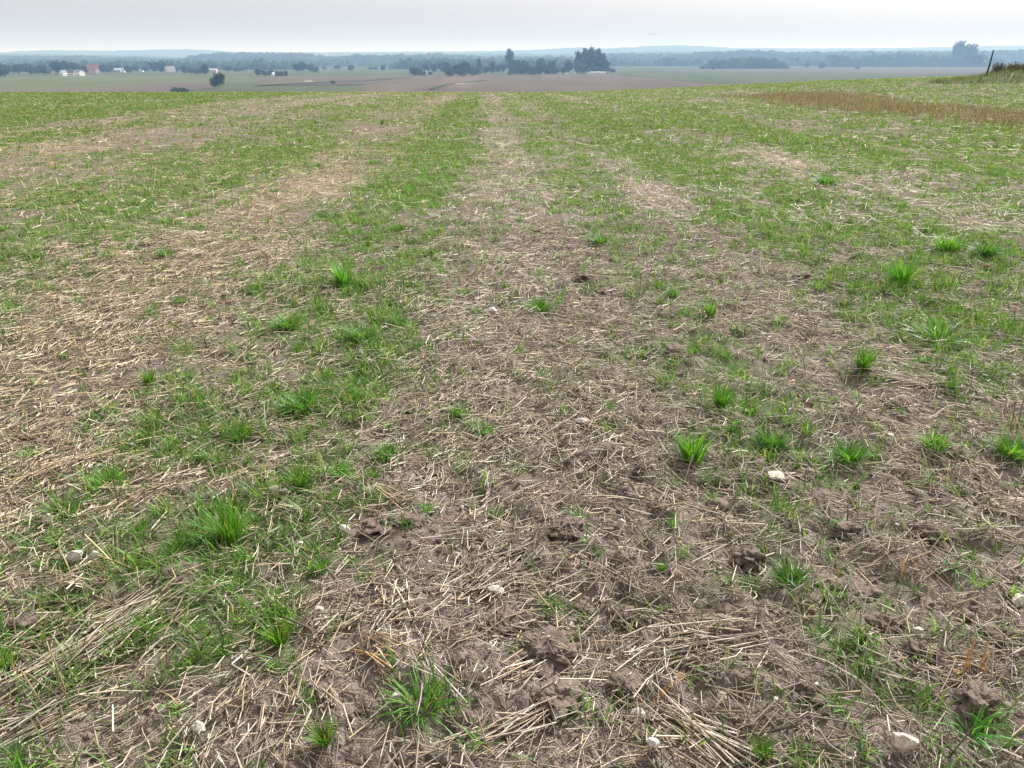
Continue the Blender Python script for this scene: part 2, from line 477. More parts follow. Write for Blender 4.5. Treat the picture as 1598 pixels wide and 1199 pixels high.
# ------------------------------------------------------------------ the ground sheet, out to the horizon
def build_ground():
    rings = [0.35]
    while rings[-1] < 15000:
        r = rings[-1]
        k = 0.0056 if r < 7 else (0.0080 if r < 30 else min(0.06, 0.0080 + 0.0010 * (r - 30)))
        rings.append(r * (1 + k))
    rings = np.array(rings)
    fine = np.radians(np.arange(-62, 62.01, 0.36))
    side = np.radians(np.array([65, 70, 76, 82, 90, 105, 120, 140, 160, 180]))
    ang = np.concatenate([-side[:-1][::-1], fine, side])
    RR, AA = np.meshgrid(rings, ang, indexing='ij')
    X = RR * np.sin(AA); Y = RR * np.cos(AA) - 0.2
    X = X.ravel(); Y = Y.ravel()
    zz = Z(X, Y)
    g, s, gold = maps(X, Y)
    far = sst(95, 250, np.hypot(X, Y))
    g = g * (1 - far) + 0.35 * far; s = s * (1 - far) + 0.5 * far
    nR, nA = RR.shape
    i = (np.arange(nR - 1) * nA)[:, None] + np.arange(nA)[None, :]
    j = (np.arange(nR - 1) * nA)[:, None] + ((np.arange(nA) + 1) % nA)[None, :]
    q = np.stack([i, j, j + nA, i + nA], axis=2).reshape(-1, 4)[:, ::-1]
    v = np.stack([X, Y, zz], axis=1)
    # the small disc under the photographer
    v = np.concatenate([v, [[0, -0.2, float(Z(0.0, -0.2))]]])
    c = np.stack([g, s, gold], axis=1); c = np.concatenate([c, [[.2, .6, .3]]])
    ci = len(v) - 1
    k = np.arange(nA); tr = np.stack([k, np.full(nA, ci), (k + 1) % nA], axis=1)[:, ::-1]
    me = mesh_np("ground", v, q, tr[:, ::-1], c.astype(np.float32), True, M_GROUND)
    o = link("ground", me)
    tag(o, "stubble field of grey-brown soil running down into the valley", kind="structure")
    return o
build_ground()

# ------------------------------------------------------------------ the valley floor: parcels of farmland
def sheet(name, pxpts, mat, lift, label=None):
    pts = [V(*p) for p in pxpts]
    n = len(pts)
    # resample the outline so edges stay a little irregular, then fan it
    v = [(x, y, VALLEY + lift) for x, y in pts]
    me = bpy.data.meshes.new(name)
    me.from_pydata(v, [], [list(range(n))])
    me.materials.append(mat)
    o = link(name, me); tag(o, label, kind="structure")
    if o.data.polygons[0].normal.z < 0: o.data.flip_normals()
    return o
def field_mat(name, c, c2, sc=0.02):
    m, nt, b = new_mat(name)
    geo = nd(nt, "ShaderNodeNewGeometry")
    mp = nd(nt, "ShaderNodeMapping"); mp.inputs["Scale"].default_value = (1, 0.25, 1); nt.links.new(geo.outputs["Position"], mp.inputs[0])
    n = noise_node(nt, sc, 5, 0.6, mp.outputs[0]); n2 = noise_node(nt, sc * 14, 4, 0.6, mp.outputs[0])
    f = mathn(nt, 'ADD', mathn(nt, 'MULTIPLY', n.outputs[0], 0.7), mathn(nt, 'MULTIPLY', n2.outputs[0], 0.3))
    r = ramp(nt, f, [(0.38, c), (0.62, c2)])
    nt.links.new(r.outputs[0], b.inputs["Base Color"]); b.inputs["Roughness"].default_value = 1.0; b.inputs["Specular IOR Level"].default_value = 0.0
    return m
M_FB = field_mat("ploughed_brown", (0.086, 0.070, 0.055), (0.112, 0.093, 0.074))
M_FG = field_mat("crop_green", (0.072, 0.088, 0.038), (0.103, 0.110, 0.055))
M_FP = field_mat("pale_stubble", (0.19, 0.16, 0.13), (0.23, 0.2, 0.16))
M_FO = field_mat("orange_soil", (0.108, 0.084, 0.066), (0.13, 0.102, 0.080))
M_FD = field_mat("dark_verge", (0.050, 0.070, 0.030), (0.085, 0.105, 0.045))
M_FGR = field_mat("grey_green_crop", (0.060, 0.074, 0.038), (0.083, 0.090, 0.050))
sheet("valley_field", [(-900, 97), (2600, 97), (2600, 160), (-900, 160)], M_FGR, 0.10, "wide pale green-grey valley floor farmland")
sheet("valley_field", [(-500, 118.5), (480, 119.5), (470, 127), (330, 133), (150, 143), (-500, 150)], M_FG, 0.25, "light green crop field in front of the left village")
sheet("valley_field", [(-300, 143), (60, 141), (200, 136), (235, 130), (335, 128), (334, 139), (250, 146), (-300, 158)], M_FB, 0.40, "brown ploughed strip beyond the left crest")
sheet("valley_field", [(330, 141), (420, 136), (520, 134.6), (620, 137), (700, 143), (560, 152), (300, 152)], M_FGR, 0.40, "grey-green strip below the dark lone tree")
sheet("valley_field", [(410, 122.5), (520, 120), (640, 118.8), (770, 118.2), (940, 117), (968, 118), (1060, 126), (1130, 131.5), (1190, 134), (1000, 150), (560, 150), (570, 133), (400, 134)], M_FB, 0.55, "broad brown ploughed field in the middle of the valley")
sheet("valley_field", [(695, 119.2), (748, 119), (742, 128), (735, 140), (700, 140), (690, 130)], M_FO, 0.70, "orange-brown patch of bare soil in the ploughed field")
sheet("valley_field", [(705, 131.5), (722, 131), (730, 132.5), (712, 133.6)], M_FP, 0.85, "pale washed-out spot in the orange soil patch")
sheet("valley_field", [(472, 128), (485, 126.5), (490, 129.5), (476, 130.5)], M_FP, 0.85, "pale bare spot beside the small dark bush")
sheet("valley_field", [(966, 117.4), (1000, 112.5), (1070, 111.5), (1300, 114), (1620, 117), (1640, 128), (1240, 134), (1130, 131.2), (1062, 125.6)], M_FGR, 0.55, "grey-green field curving away on the right")
sheet("valley_field", [(1010, 110.5), (1240, 106.5), (1700, 108), (1700, 119), (1300, 116), (1100, 113)], M_FB, 0.40, "grey-brown field below the right-hand hedges")
sheet("verge", [(964, 117.6), (976, 117.2), (1064, 125.2), (1136, 130.7), (1196, 133.2), (1190, 134.6), (1128, 132.2), (1058, 126.8)], M_FD, 0.95, "dark green curved verge between two fields")
sheet("verge", [(400, 134.4), (470, 130.5), (560, 127), (640, 122.5), (640, 123.2), (560, 128.2), (470, 132), (398, 135.6)], M_FD, 0.95, "thin dark field edge left of centre")
sheet("verge", [(668, 141), (690, 134), (720, 130), (760, 126), (762, 126.7), (720, 131), (694, 135.2), (676, 142)], M_FD, 1.1, "short dark field edge in the brown field")

# ------------------------------------------------------------------ far hills and woods
M_WOOD = field_mat("far_woods", (0.022, 0.034, 0.016), (0.045, 0.058, 0.026), 0.03)
def ridge(name, pts, Y, depth, bump, step, label, kind, mat=M_WOOD, base=VALLEY - 0.5):
    """a long rise at distance Y whose skyline follows pts (px, py); bump = height of the tree tops on it"""
    px0, px1 = pts[0][0], pts[-1][0]
    x0 = atY(px0, 90, Y)[0]; x1 = atY(px1, 90, Y)[0]
    n = max(8, int((x1 - x0) / step)); m = 12
    xs = np.linspace(x0, x1, n)
    pxs = xs / (Y / ray(0, 90)[1]) * FPX + 799
    tops = np.array([atY(p, np.interp(p, [q[0] for q in pts], [q[1] for q in pts]), Y)[2] for p in pxs])
    v = []
    prof = [0.0, 0.55, 0.80, 0.92, 0.98, 1.0, 1.0, 0.97, 0.9, 0.75, 0.4, 0.0] if kind == "structure" else [0, 0.8, 0.97, 1, 1, 1, 1, 1, 1, 0.95, 0.8, 0]
    offs = np.linspace(-0.5, 0.5, m)
    for k in range(m):
        yy = np.full(n, Y + offs[k] * depth)
        b = lumps(xs, yy + 50 * k, step * 3.2, 5 + k) + 0.5 * lumps(xs, yy + 31 * k, step * 7, 6)
        top = base + (tops - base) * prof[k] + (b - 0.55) * bump * (1 if 0 < k < m - 1 else 0)
        yy = yy + (perlin(xs / (step * 6), yy * 0 + k * 3.3, 8)) * depth / m * 0.5
        v.append(np.stack([xs, yy, np.maximum(top, base)], axis=1))
    v = np.concatenate(v)
    i = (np.arange(m - 1) * n)[:, None] + np.arange(n - 1)[None, :]
    q = np.stack([i, i + 1, i + 1 + n, i + n], axis=2).reshape(-1, 4)
    o = link(name, mesh_np(name, v, q, None, None, True, mat))
    tag(o, label, kind=kind)
    return o
ridge("far_hill", [(-900, 84), (0, 83), (60, 81), (80, 79), (170, 79), (185, 81), (205, 79), (260, 77.5), (330, 78), (350, 81), (500, 82), (700, 80.5), (800, 79), (860, 76.5),
                   (900, 74), (930, 76), (1000, 73), (1050, 71), (1090, 72), (1130, 75), (1250, 76), (1400, 75), (1500, 73), (1598, 71), (2500, 72)], 6800, 1500, 6, 10,
      "pale long hills on the skyline", "structure")
ridge("far_hill", [(-900, 86), (-100, 85), (60, 85), (150, 86), (240, 88), (300, 91), (420, 90), (600, 86), (760, 84), (850, 85), (960, 82), (1060, 80.5), (1130, 82), (1300, 80), (1598, 78), (2500, 79)], 4600, 900, 8, 8,
      "hazy blue wooded rise below the skyline", "structure")
ridge("far_forest", [(-700, 90), (0, 88), (110, 88), (200, 90), (285, 92), (300, 90), (318, 85), (345, 83), (470, 83.5), (500, 87), (530, 89)], 3000, 260, 10, 4.5,
      "hazy forest behind the left village", "stuff")
ridge("far_forest", [(520, 90), (545, 86), (640, 86), (660, 84.5), (720, 85.5), (760, 88), (880, 88)], 2900, 240, 10, 4.5, "hazy forest behind the middle village", "stuff")
ridge("far_forest", [(940, 87), (960, 84.5), (1080, 84.5), (1092, 81), (1140, 80), (1148, 78), (1180, 79), (1230, 82), (1300, 81), (1480, 81), (1600, 79), (1900, 80)], 2900, 240, 10, 4.5,
      "hazy forest line on the right", "stuff")
ridge("far_forest", [(1284, 102.5), (1293, 93), (1300, 89.5), (1370, 87.2), (1385, 85.5), (1420, 86), (1440, 88), (1480, 88.5), (1530, 90), (1556, 94), (1570, 102)], 2150, 90, 12, 3.0, "dark band of trees left of the tall hazy tree", "stuff")
ridge("far_forest", [(1096, 104.5), (1106, 99), (1118, 95), (1135, 92), (1160, 93.5), (1190, 91.5), (1212, 94), (1224, 99), (1232, 104.5)], 1750, 60, 9, 2.5, "dark hedge-like band of trees in the right middle distance", "stuff")
ridge("far_forest", [(606, 105), (620, 98), (630, 93), (700, 93), (740, 95), (780, 97), (860, 95), (880, 93), (900, 97), (912, 105)], 1700, 80, 10, 2.5, "dark wood behind the white narrow hut", "stuff")
ridge("far_forest", [(-80, 101), (0, 101), (60, 99), (150, 98), (240, 97), (300, 98), (420, 97), (446, 98), (470, 101), (490, 105)], 1650, 80, 10, 2.5, "dark wood behind the white houses", "stuff")

ridge("far_forest", [(-500, 96), (0, 95), (80, 93.5), (180, 95), (300, 95.5), (420, 93.5), (500, 94), (560, 97), (640, 96), (670, 99)], 2250, 160, 12, 3.5, "hazy blue wood in the valley behind the left village trees", "stuff")
ridge("far_forest", [(930, 99), (960, 94.5), (1040, 93), (1120, 91), (1240, 91.5), (1300, 94), (1330, 99)], 2350, 160, 12, 3.5, "hazy blue wood right of the poplars", "stuff")
ridge("far_forest", [(660, 98), (700, 92), (800, 92), (880, 91), (960, 92), (985, 98)], 2300, 160, 12, 3.5, "hazy blue wood behind the middle village", "stuff")
# ------------------------------------------------------------------ trees
def leaf_cloud(rng, lobes, n, size, base_col, flat=0.0):
    """lobes (x,y,z,rx,ry,rz); many small leaf-clump faces through the crown"""
    vol = np.array([l[3] * l[4] * l[5] for l in lobes]) ** 0.8
    idx = rng.choice(len(lobes), n, p=vol / vol.sum())
    L = np.array(lobes)[idx]
    d = rng.normal(size=(n, 3)); d /= np.linalg.norm(d, axis=1, keepdims=True)
    rad = rng.random(n) ** 0.38
    rad *= 0.82 + 0.34 * rng.random(n)
    p = L[:, :3] + d * rad[:, None] * L[:, 3:6]
    a = rng.normal(size=(n, 3)); a /= np.linalg.norm(a, axis=1, keepdims=True)
    bb = rng.normal(size=(n, 3)); bb = np.cross(a, bb); bb /= np.linalg.norm(bb, axis=1, keepdims=True)
    s = size * (0.5 + rng.random(n))
    v = np.stack([p - a * s[:, None], p + bb * s[:, None] * 0.7, p + a * s[:, None], p - bb * s[:, None] * 0.7], axis=1).reshape(-1, 3)
    q = (np.arange(n) * 4)[:, None] + np.arange(4)[None, :]
    lobecol = 0.75 + 0.5 * rng.random(len(lobes))
    c = np.array(base_col)[None, :] * (lobecol[idx] * (0.7 + 0.6 * rng.random(n)))[:, None]
    return v, q, np.repeat(c, 4, axis=0)

def trunk_mesh(rng, h, r, nbr, spread):
    P = [np.array([[0, 0, -0.2], [0.02 * h * rng.normal(), 0.02 * h * rng.normal(), h * 0.35], [0.03 * h * rng.normal(), 0.03 * h * rng.normal(), h * 0.85]])]
    R = [np.array([r, r * 0.75, r * 0.2])]
    for k in range(nbr):
        a = 2 * math.pi * (k + rng.random() * 0.6) / nbr; z0 = h * (0.22 + 0.4 * rng.random())
        l = spread * (0.6 + 0.5 * rng.random())
        P.append(np.array([[0, 0, z0], [math.cos(a) * l * 0.5, math.sin(a) * l * 0.5, z0 + l * 0.45], [math.cos(a) * l, math.sin(a) * l, z0 + l * 0.8]]))
        R.append(np.array([r * 0.5, r * 0.32, r * 0.08]))
    C = np.tile(np.array([[0.09, 0.07, 0.055]]), (len(P), 1))
    v, q, c = tubes(np.array(P), np.array(R), C, 6)
    return mesh_np("trunk", v, q, None, c, True, M_BARK)
M_BARK = attr_mat("bark", 0, 0.9, 0.15, 0.25, 2)

TREE = {}
def tree_proto(kind, seed):
    rng = np.random.default_rng(seed)
    lobes = []
    if kind == "round":        # unit height 1, crown width about 0.85
        for k in range(11):
            a = rng.random() * 6.28; rr = 0.26 * math.sqrt(rng.random()); z = 0.30 + 0.5 * rng.random()
            s = 0.17 + 0.09 * rng.random()
            lobes.append((math.cos(a) * rr, math.sin(a) * rr, z, s, s, s * 0.95))
        lobes.append((0, 0, 0.55, .28, .28, .34))
    elif kind == "tall":
        for k in range(12):
            a = rng.random() * 6.28; z = 0.22 + 0.66 * k / 11; rr = 0.10 * rng.random()
            s = 0.13 * (1.15 - abs(z - 0.5)) + 0.03 * rng.random()
            lobes.append((math.cos(a) * rr, math.sin(a) * rr, z, s, s, s * 1.35))
    elif kind == "cone":
        for k in range(10):
            z = 0.15 + 0.75 * k / 9; s = 0.06 + 0.20 * (1 - z)
            lobes.append((0.03 * rng.normal(), 0.03 * rng.normal(), z, s, s, 0.11))
    elif kind == "bush":       # unit height 1, width about 1.5
        for k in range(9):
            a = rng.random() * 6.28; rr = 0.48 * math.sqrt(rng.random())
            s = 0.30 + 0.14 * rng.random()
            lobes.append((math.cos(a) * rr, math.sin(a) * rr, 0.32 + 0.26 * rng.random(), s, s, s * 1.0))
    n = {"round": 1500, "tall": 1500, "cone": 900, "bush": 800}[kind]
    size = {"round": 0.042, "tall": 0.034, "cone": 0.036, "bush": 0.07}[kind]
    v, q, c = leaf_cloud(rng, lobes, n, size, (0.036, 0.052, 0.022))
    crown = mesh_np("crown", v, q, None, c, False, M_LEAF)
    if kind == "bush":
        tr = trunk_mesh(rng, 0.6, 0.02, 5, 0.35)
    elif kind == "cone":
        tr = trunk_mesh(rng, 0.95, 0.02, 4, 0.12)
    else:
        tr = trunk_mesh(rng, 0.85, 0.025, 6, 0.25 if kind == "round" else 0.12)
    return crown, tr
for kd in ("round", "tall", "cone", "bush"):
    TREE[kd] = [tree_proto(kd, 100 + 7 * k + len(kd)) for k in range(4)]
NAT_W = {"round": 0.86, "tall": 0.42, "cone": 0.42, "bush": 1.55}
def tree_at(x, y, z, h, w, kind, label, cat="tree", group=None, name=None):
    crown, tr = random.choice(TREE[kind])
    e = bpy.data.objects.new(name or {"round": "broadleaf_tree", "tall": "tall_tree", "cone": "conifer_tree", "bush": "bush"}[kind], None)
    e.empty_display_size = 0.2
    COL.objects.link(e)
    e.location = (x, y, z); e.rotation_euler = (0, 0, random.random() * 6.28)
    sx = w / NAT_W[kind]
    e.scale = (sx, sx, h)
    link("trunk", tr, e); link("crown", crown, e)
    tag(e, label, cat, group)
    return e
def valley_tree(px, pyb, pyt, wpx, kind, label, cat="tree", group=None):
    x, y = V(px, pyb)
    k = y / ray(px, pyb)[1] / FPX
    return tree_at(x, y, VALLEY + 0.1, (pyb - pyt) * k * 1.02, wpx * k, kind, label, cat, group)

ORD = ["leftmost", "second", "third", "fourth", "fifth", "sixth", "seventh", "eighth", "ninth", "tenth", "eleventh", "twelfth", "thirteenth", "fourteenth", "fifteenth", "sixteenth", "seventeenth", "eighteenth", "nineteenth", "twentieth"]
def ranked(items, i, what):
    """place of the i-th entry from the left among items, put before what"""
    k = sorted(range(len(items)), key=lambda j: items[j][0]).index(i)
    if k == 0: return "leftmost " + what
    if k == len(items) - 1: return "rightmost " + what
    return ORD[k] + " from the left, " + what
def tree_row(items, kind, what, cat, group):
    for i, (px, b, t, w) in enumerate(items):
        valley_tree(px, b, t, w, kind, ranked(items, i, what), cat, group)
valley_tree(342, 138.5, 112, 23, "round", "dark lone tree standing by itself in the left fields")
valley_tree(283, 147.5, 137, 38, "bush", "wide low dark bush just beyond the green crest, left of the lone tree", "bush")
valley_tree(521, 131.5, 126, 9, "bush", "very small dark bush alone in the brown field, left of centre", "bush")
valley_tree(1337, 108.5, 102.5, 12, "bush", "small dark round bush alone in the right-hand field", "bush")
valley_tree(1260, 106, 97, 12, "bush", "left one of two round bushes in the right-hand field", "bush")
valley_tree(1281, 107, 97.5, 14, "bush", "right one of two round bushes in the right-hand field", "bush")
valley_tree(1246, 103, 98, 7, "bush", "tiny bush left of the two round bushes on the right", "bush")
valley_tree(1045, 103.5, 90, 24, "round", "hazy round tree standing alone right of the poplars")
valley_tree(1113, 109.5, 104, 8, "bush", "tiny bush in front of the right-hand hedge band", "bush")
valley_tree(1494, 104, 64.5, 26, "round", "tall hazy tree rising above the skyline on the right")
valley_tree(1508, 104.5, 69, 28, "round", "broad hazy tree just right of the tallest skyline tree")
valley_tree(1524, 106, 86, 24, "round", "lower hazy tree below and right of the skyline tree")
valley_tree(795, 112.5, 79.5, 15, "tall", "narrow tall tree rising above the middle village")
valley_tree(748, 115.5, 91.5, 15, "cone", "cone-shaped tree left of the narrow tall tree")
valley_tree(769, 115, 97, 14, "tall", "bare-stemmed tall tree between the cone tree and the narrow tall tree")
POPLARS = [(903, 115.4, 84, 15), (912, 114.8, 79, 15), (922, 115.4, 77.5, 16), (931, 114.8, 80, 16), (940, 115.4, 86, 15), (917, 114.8, 82, 14), (927, 115.4, 83, 14)]
tree_row(POPLARS, "tall", "poplar in the tall dark clump right of the middle village", "tree", "poplars in the tall dark clump")
tree_row([(888, 115.5, 96, 16), (899, 116, 98, 14), (947, 115, 98, 12), (955, 114.2, 106, 12), (910, 116, 100, 14), (925, 115.7, 101, 16), (938, 115.2, 101, 14)], "round", "lower tree at the foot of the tall poplar clump", "tree", "lower trees round the poplars")
tree_row([(-60, 120, 100, 26), (-30, 120, 102, 24), (8, 122.5, 101, 26), (30, 117.5, 100, 20), (48, 117.5, 98.5, 22), (70, 117.5, 101, 20), (88, 117, 97, 22), (104, 117, 95.5, 24), (118, 116.5, 99, 18), (20, 116, 103, 22), (60, 116.5, 104, 20)], "round", "tree in the dark row behind the white houses", "tree", "trees left of the white houses")
tree_row([(134, 116, 103, 12), (160, 114.5, 102, 16), (172, 113.5, 102, 14), (202, 115, 103.5, 16), (226, 113, 104, 14), (240, 113.5, 99, 18), (252, 114.5, 98.5, 18), (276, 114, 104, 14), (287, 116, 104, 14), (300, 116.5, 106, 12),
                      (310, 117, 106, 14), (320, 118, 101.5, 15), (314, 116, 108, 16), (356, 112, 102, 16), (368, 113, 107, 12), (378, 112, 105, 10), (182, 112, 101, 18), (212, 112.5, 103, 14), (264, 112, 101, 16)], "round", "village tree between red-roofed house and lone tree", "tree", "village trees on the left")
tree_row([(404, 120, 107.5, 13), (413, 119.5, 109, 12), (422, 119, 108, 12)], "round", "tree in the small dark clump right of the lone tree", "tree", "small dark clump")
tree_row([(432, 120, 110.5, 10), (440, 120, 111, 10), (446, 120, 110.5, 9)], "bush", "bush in the short dark hedge right of the small shed", "bush", "short hedge of bushes")
tree_row([(463, 113.5, 101, 15), (474, 113.5, 96.5, 17), (485, 113.8, 101, 16), (492, 114, 104, 12)], "round", "tree in the round-topped grove left of centre", "tree", "grove left of centre")
valley_tree(549.5, 111.5, 101.5, 14, "round", "round tree standing alone right of the grove")
valley_tree(598, 111, 103, 9, "round", "small round tree standing alone left of the dark wedge of trees")
valley_tree(506, 109, 104, 8, "round", "small hazy tree just right of the grove")
valley_tree(527, 109, 102.5, 12, "round", "hazy tree between the grove and the lone round tree")
tree_row([(578, 109, 105, 12), (586, 109, 104, 9)], "bush", "low bush left of the small round tree", "bush", "low bushes in the middle field")
tree_row([(645, 119.5, 104, 12), (650, 120, 106, 12), (656, 119.8, 108, 12), (661, 119.6, 110.5, 9), (672, 119, 112, 8)], "round", "tree in the dark wedge beside the white narrow hut", "tree", "dark wedge of trees")
tree_row([(665, 114, 99, 12), (678, 114, 101, 12), (690, 115, 99, 14), (700, 120, 104, 16), (712, 120, 101, 16), (720, 120, 96, 14), (729, 119.5, 97.5, 12), (736, 120, 103, 16), (706, 120.5, 109, 14), (722, 120.5, 108, 16), (698, 117, 95.5, 14),
                      (742, 119, 106, 12), (758, 115, 104, 14), (778, 114.5, 102, 14), (786, 114.5, 101, 12), (764, 114, 106, 12)], "round", "tree in the village wood right of the white hut", "tree", "village wood in the middle")
tree_row([(803, 117.5, 103, 16), (812, 118, 105, 16), (822, 118, 100, 18), (832, 118.2, 103, 18), (842, 118.2, 99, 16), (851, 118, 101, 16), (858, 117.8, 104, 16), (868, 117.5, 106, 16), (878, 117, 105, 14), (817, 115, 92, 18), (845, 114, 91, 18), (836, 118.6, 109, 14), (806, 115, 96, 16), (862, 115.5, 97, 16), (797, 118, 108, 12)], "round", "village tree between narrow tall tree and poplars", "tree", "village trees in the middle")
tree_row([(966, 100.5, 96, 10), (975, 101, 96.5, 10), (995, 100.5, 96, 12), (1080, 103.5, 95, 12), (1090, 104, 91.5, 10), (1072, 103.5, 96, 9)], "round", "small far tree right of the poplars", "tree", "far trees right of the poplars")

# ------------------------------------------------------------------ village houses and vehicles
M_WHITE = plain_mat("white_render", (0.78, 0.77, 0.74), 0.8, 0.05, 0.8)
M_PINK = plain_mat("pinkish_render", (0.55, 0.40, 0.36), 0.85, 0.08, 0.8)
M_ROOFR = plain_mat("red_roof", (0.20, 0.090, 0.072), 0.8, 0.2, 1.5)
M_ROOFG = plain_mat("grey_roof", (0.20, 0.20, 0.20), 0.7, 0.15, 1.5)
M_ROOFD = plain_mat("dark_roof", (0.10, 0.085, 0.085), 0.8, 0.2, 1.5)
M_ROOFP = plain_mat("pale_metal_roof", (0.36, 0.37, 0.38), 0.5, 0.06, 1.0)
M_GLASS = plain_mat("window_glass", (0.03, 0.035, 0.04), 0.15, 0.1, 1.0, spec=0.6)
M_TYRE = plain_mat("tyre_rubber", (0.02, 0.02, 0.02), 0.8)
M_CARW = plain_mat("white_paint", (0.80, 0.80, 0.80), 0.35, 0.02, 1.0, spec=0.5)
def box_mesh(name, x0, x1, y0, y1, z0, z1, mat):
    v = [(x, y, z) for x in (x0, x1) for y in (y0, y1) for z in (z0, z1)]
    f = [(0, 1, 3, 2), (4, 6, 7, 5), (0, 4, 5, 1), (2, 3, 7, 6), (0, 2, 6, 4), (1, 5, 7, 3)]
    me = bpy.data.meshes.new(name); me.from_pydata(v, [], f); me.materials.append(mat); return me
def gable_house(px, pyb, wpx, wall_px, roof_px, depth, rz, wall, roof, label, name="house", cat="house", storeys=1, chimney=True, openings=3):
    x, y = V(px, pyb); k = y / ray(px, pyb)[1] / FPX
    w = wpx * k; hw = wall_px * k; hr = roof_px * k; d = depth
    e = bpy.data.objects.new(name, None); COL.objects.link(e)
    e.location = (x, y, VALLEY + 0.1); e.rotation_euler = (0, 0, rz); e.empty_display_size = 0.3
    # walls with gable ends on the -x / +x sides
    a = w / 2; b = d / 2
    v = [(-a, -b, 0), (a, -b, 0), (a, b, 0), (-a, b, 0), (-a, -b, hw), (a, -b, hw), (a, b, hw), (-a, b, hw), (-a, 0, hw + hr), (a, 0, hw + hr)]
    f = [(0, 1, 5, 4), (2, 3, 7, 6), (1, 2, 6, 9, 5), (3, 0, 4, 8, 7), (0, 3, 2, 1)]
    me = bpy.data.meshes.new("wall"); me.from_pydata(v, [], f); me.materials.append(wall); link("wall", me, e)
    ov = 0.35; t = 0.18
    vs = []; sl = hr / b
    for xx in (-a - ov, a + ov):
        vs += [(xx, -b - ov, hw - ov * sl + 0.05), (xx, 0, hw + hr + 0.05), (xx, b + ov, hw - ov * sl + 0.05), (xx, -b - ov, hw - ov * sl + t + 0.05), (xx, 0, hw + hr + t + 0.05), (xx, b + ov, hw - ov * sl + t + 0.05)]
    fs = [(0, 1, 7, 6), (1, 2, 8, 7), (3, 9, 10, 4), (4, 10, 11, 5), (0, 6, 9, 3), (2, 5, 11, 8), (0, 3, 4, 1), (1, 4, 5, 2), (6, 7, 10, 9), (7, 8, 11, 10)]
    me = bpy.data.meshes.new("roof"); me.from_pydata(vs, [], fs); me.materials.append(roof); ro = link("roof", me, e)
    if chimney:
        link("chimney", box_mesh("chimney", a * 0.3, a * 0.3 + 0.7, -0.35, 0.35, hw + hr - 0.4, hw + hr + 1.1, M_ROOFR), ro)
    for s in range(storeys):
        z0 = 0.9 + s * hw / storeys; z1 = z0 + min(1.3, hw / storeys - 1.1)
        for i in range(openings):
            cx = -a + w * (i + 0.5) / openings
            if s == 0 and i == openings // 2:
                link("door", box_mesh("door", cx - 0.5, cx + 0.5, -b - 0.06, -b + 0.02, 0.05, min(2.05, hw - 0.2), M_ROOFD), e)
            else:
                link("window", box_mesh("window", cx - 0.55, cx + 0.55, -b - 0.05, -b + 0.02, z0, max(z1, z0 + .5), M_GLASS), e)
    for s in range(storeys):
        z0 = 0.9 + s * hw / storeys
        link("window", box_mesh("window", -a - 0.05, -a + 0.02, -0.6, 0.6, z0, z0 + max(.5, min(1.3, hw / storeys - 1.1)), M_GLASS), e)
    tag(e, label, cat)
    return e
gable_house(110, 118.3, 16, 4.5, 4, 8, 0.05, M_WHITE, M_ROOFD, "long low dark-roofed white cottage left in the left village", openings=5)
gable_house(99.5, 118.9, 8, 5.5, 2.6, 6, 1.2, M_WHITE, M_ROOFG, "small white gabled house at the left end of the village row", openings=2)
gable_house(125, 118.6, 13, 5.5, 3.0, 8, -0.5, M_WHITE, M_ROOFG, "bright white house below and left of the red-roofed house")
gable_house(146.5, 116.2, 16, 8.5, 5.5, 9, 0.5, M_PINK, M_ROOFR, "two-storey pinkish house with red roof in the left village", storeys=2)
gable_house(153, 116.4, 5, 8.5, 3, 5, 0.5, M_WHITE, M_ROOFR, "narrow white wing built against the pinkish house", chimney=False, openings=1, storeys=2)
gable_house(180, 113.0, 24, 3.2, 2.6, 12, -0.1, M_ROOFP, M_ROOFP, "long pale metal barn right of the red-roofed house", "barn", "barn", chimney=False, openings=4)
gable_house(193, 113.4, 4, 4.5, 1.6, 6, 0.2, M_WHITE, M_ROOFP, "tiny bright white shed at the right end of the pale barn", "shed", "shed", chimney=False, openings=1)
gable_house(221, 112.5, 5, 2.6, 1.5, 6, 0.2, M_WHITE, M_ROOFG, "tiny far white house left of the steep pale roof", openings=1)
gable_house(266, 115.0, 14, 2.5, 8.0, 12, 0.75, M_PINK, M_ROOFG, "house with a steep pale slanting roof in the left village")
gable_house(333, 114.5, 12, 4.5, 2.2, 8, 0.1, M_PINK, M_ROOFP, "dull house with pale roof just above the lone tree")
gable_house(427, 119.6, 5, 3, 2.6, 4, 0.9, M_WHITE, M_ROOFP, "small white shed between the dark clump and the short hedge", "shed", "shed", chimney=False, openings=1)
gable_house(515, 97.5, 9, 2.5, 2.0, 12, 0.3, M_WHITE, M_ROOFP, "far white house alone in front of the forest, left of centre")
gable_house(666, 119.3, 3.2, 6.6, 1.2, 2.6, 0.1, M_WHITE, M_ROOFP, "white narrow upright hut against the dark wedge of trees", "hut", "hut", chimney=False, openings=1)
gable_house(790, 106.5, 4.5, 4.0, 2.0, 8, 0.6, M_WHITE, M_ROOFP, "small white gable showing left of the narrow tall tree", openings=1)
gable_house(850, 107.5, 4.5, 3.5, 1.8, 8, 0.4, M_WHITE, M_ROOFG, "small pale gable among the trees left of the poplars", openings=1)
gable_house(933, 116.0, 24, 2.3, 1.0, 6, 0.02, M_WHITE, M_ROOFP, "long low white shed at the foot of the poplars", "shed", "shed", chimney=False, openings=6)

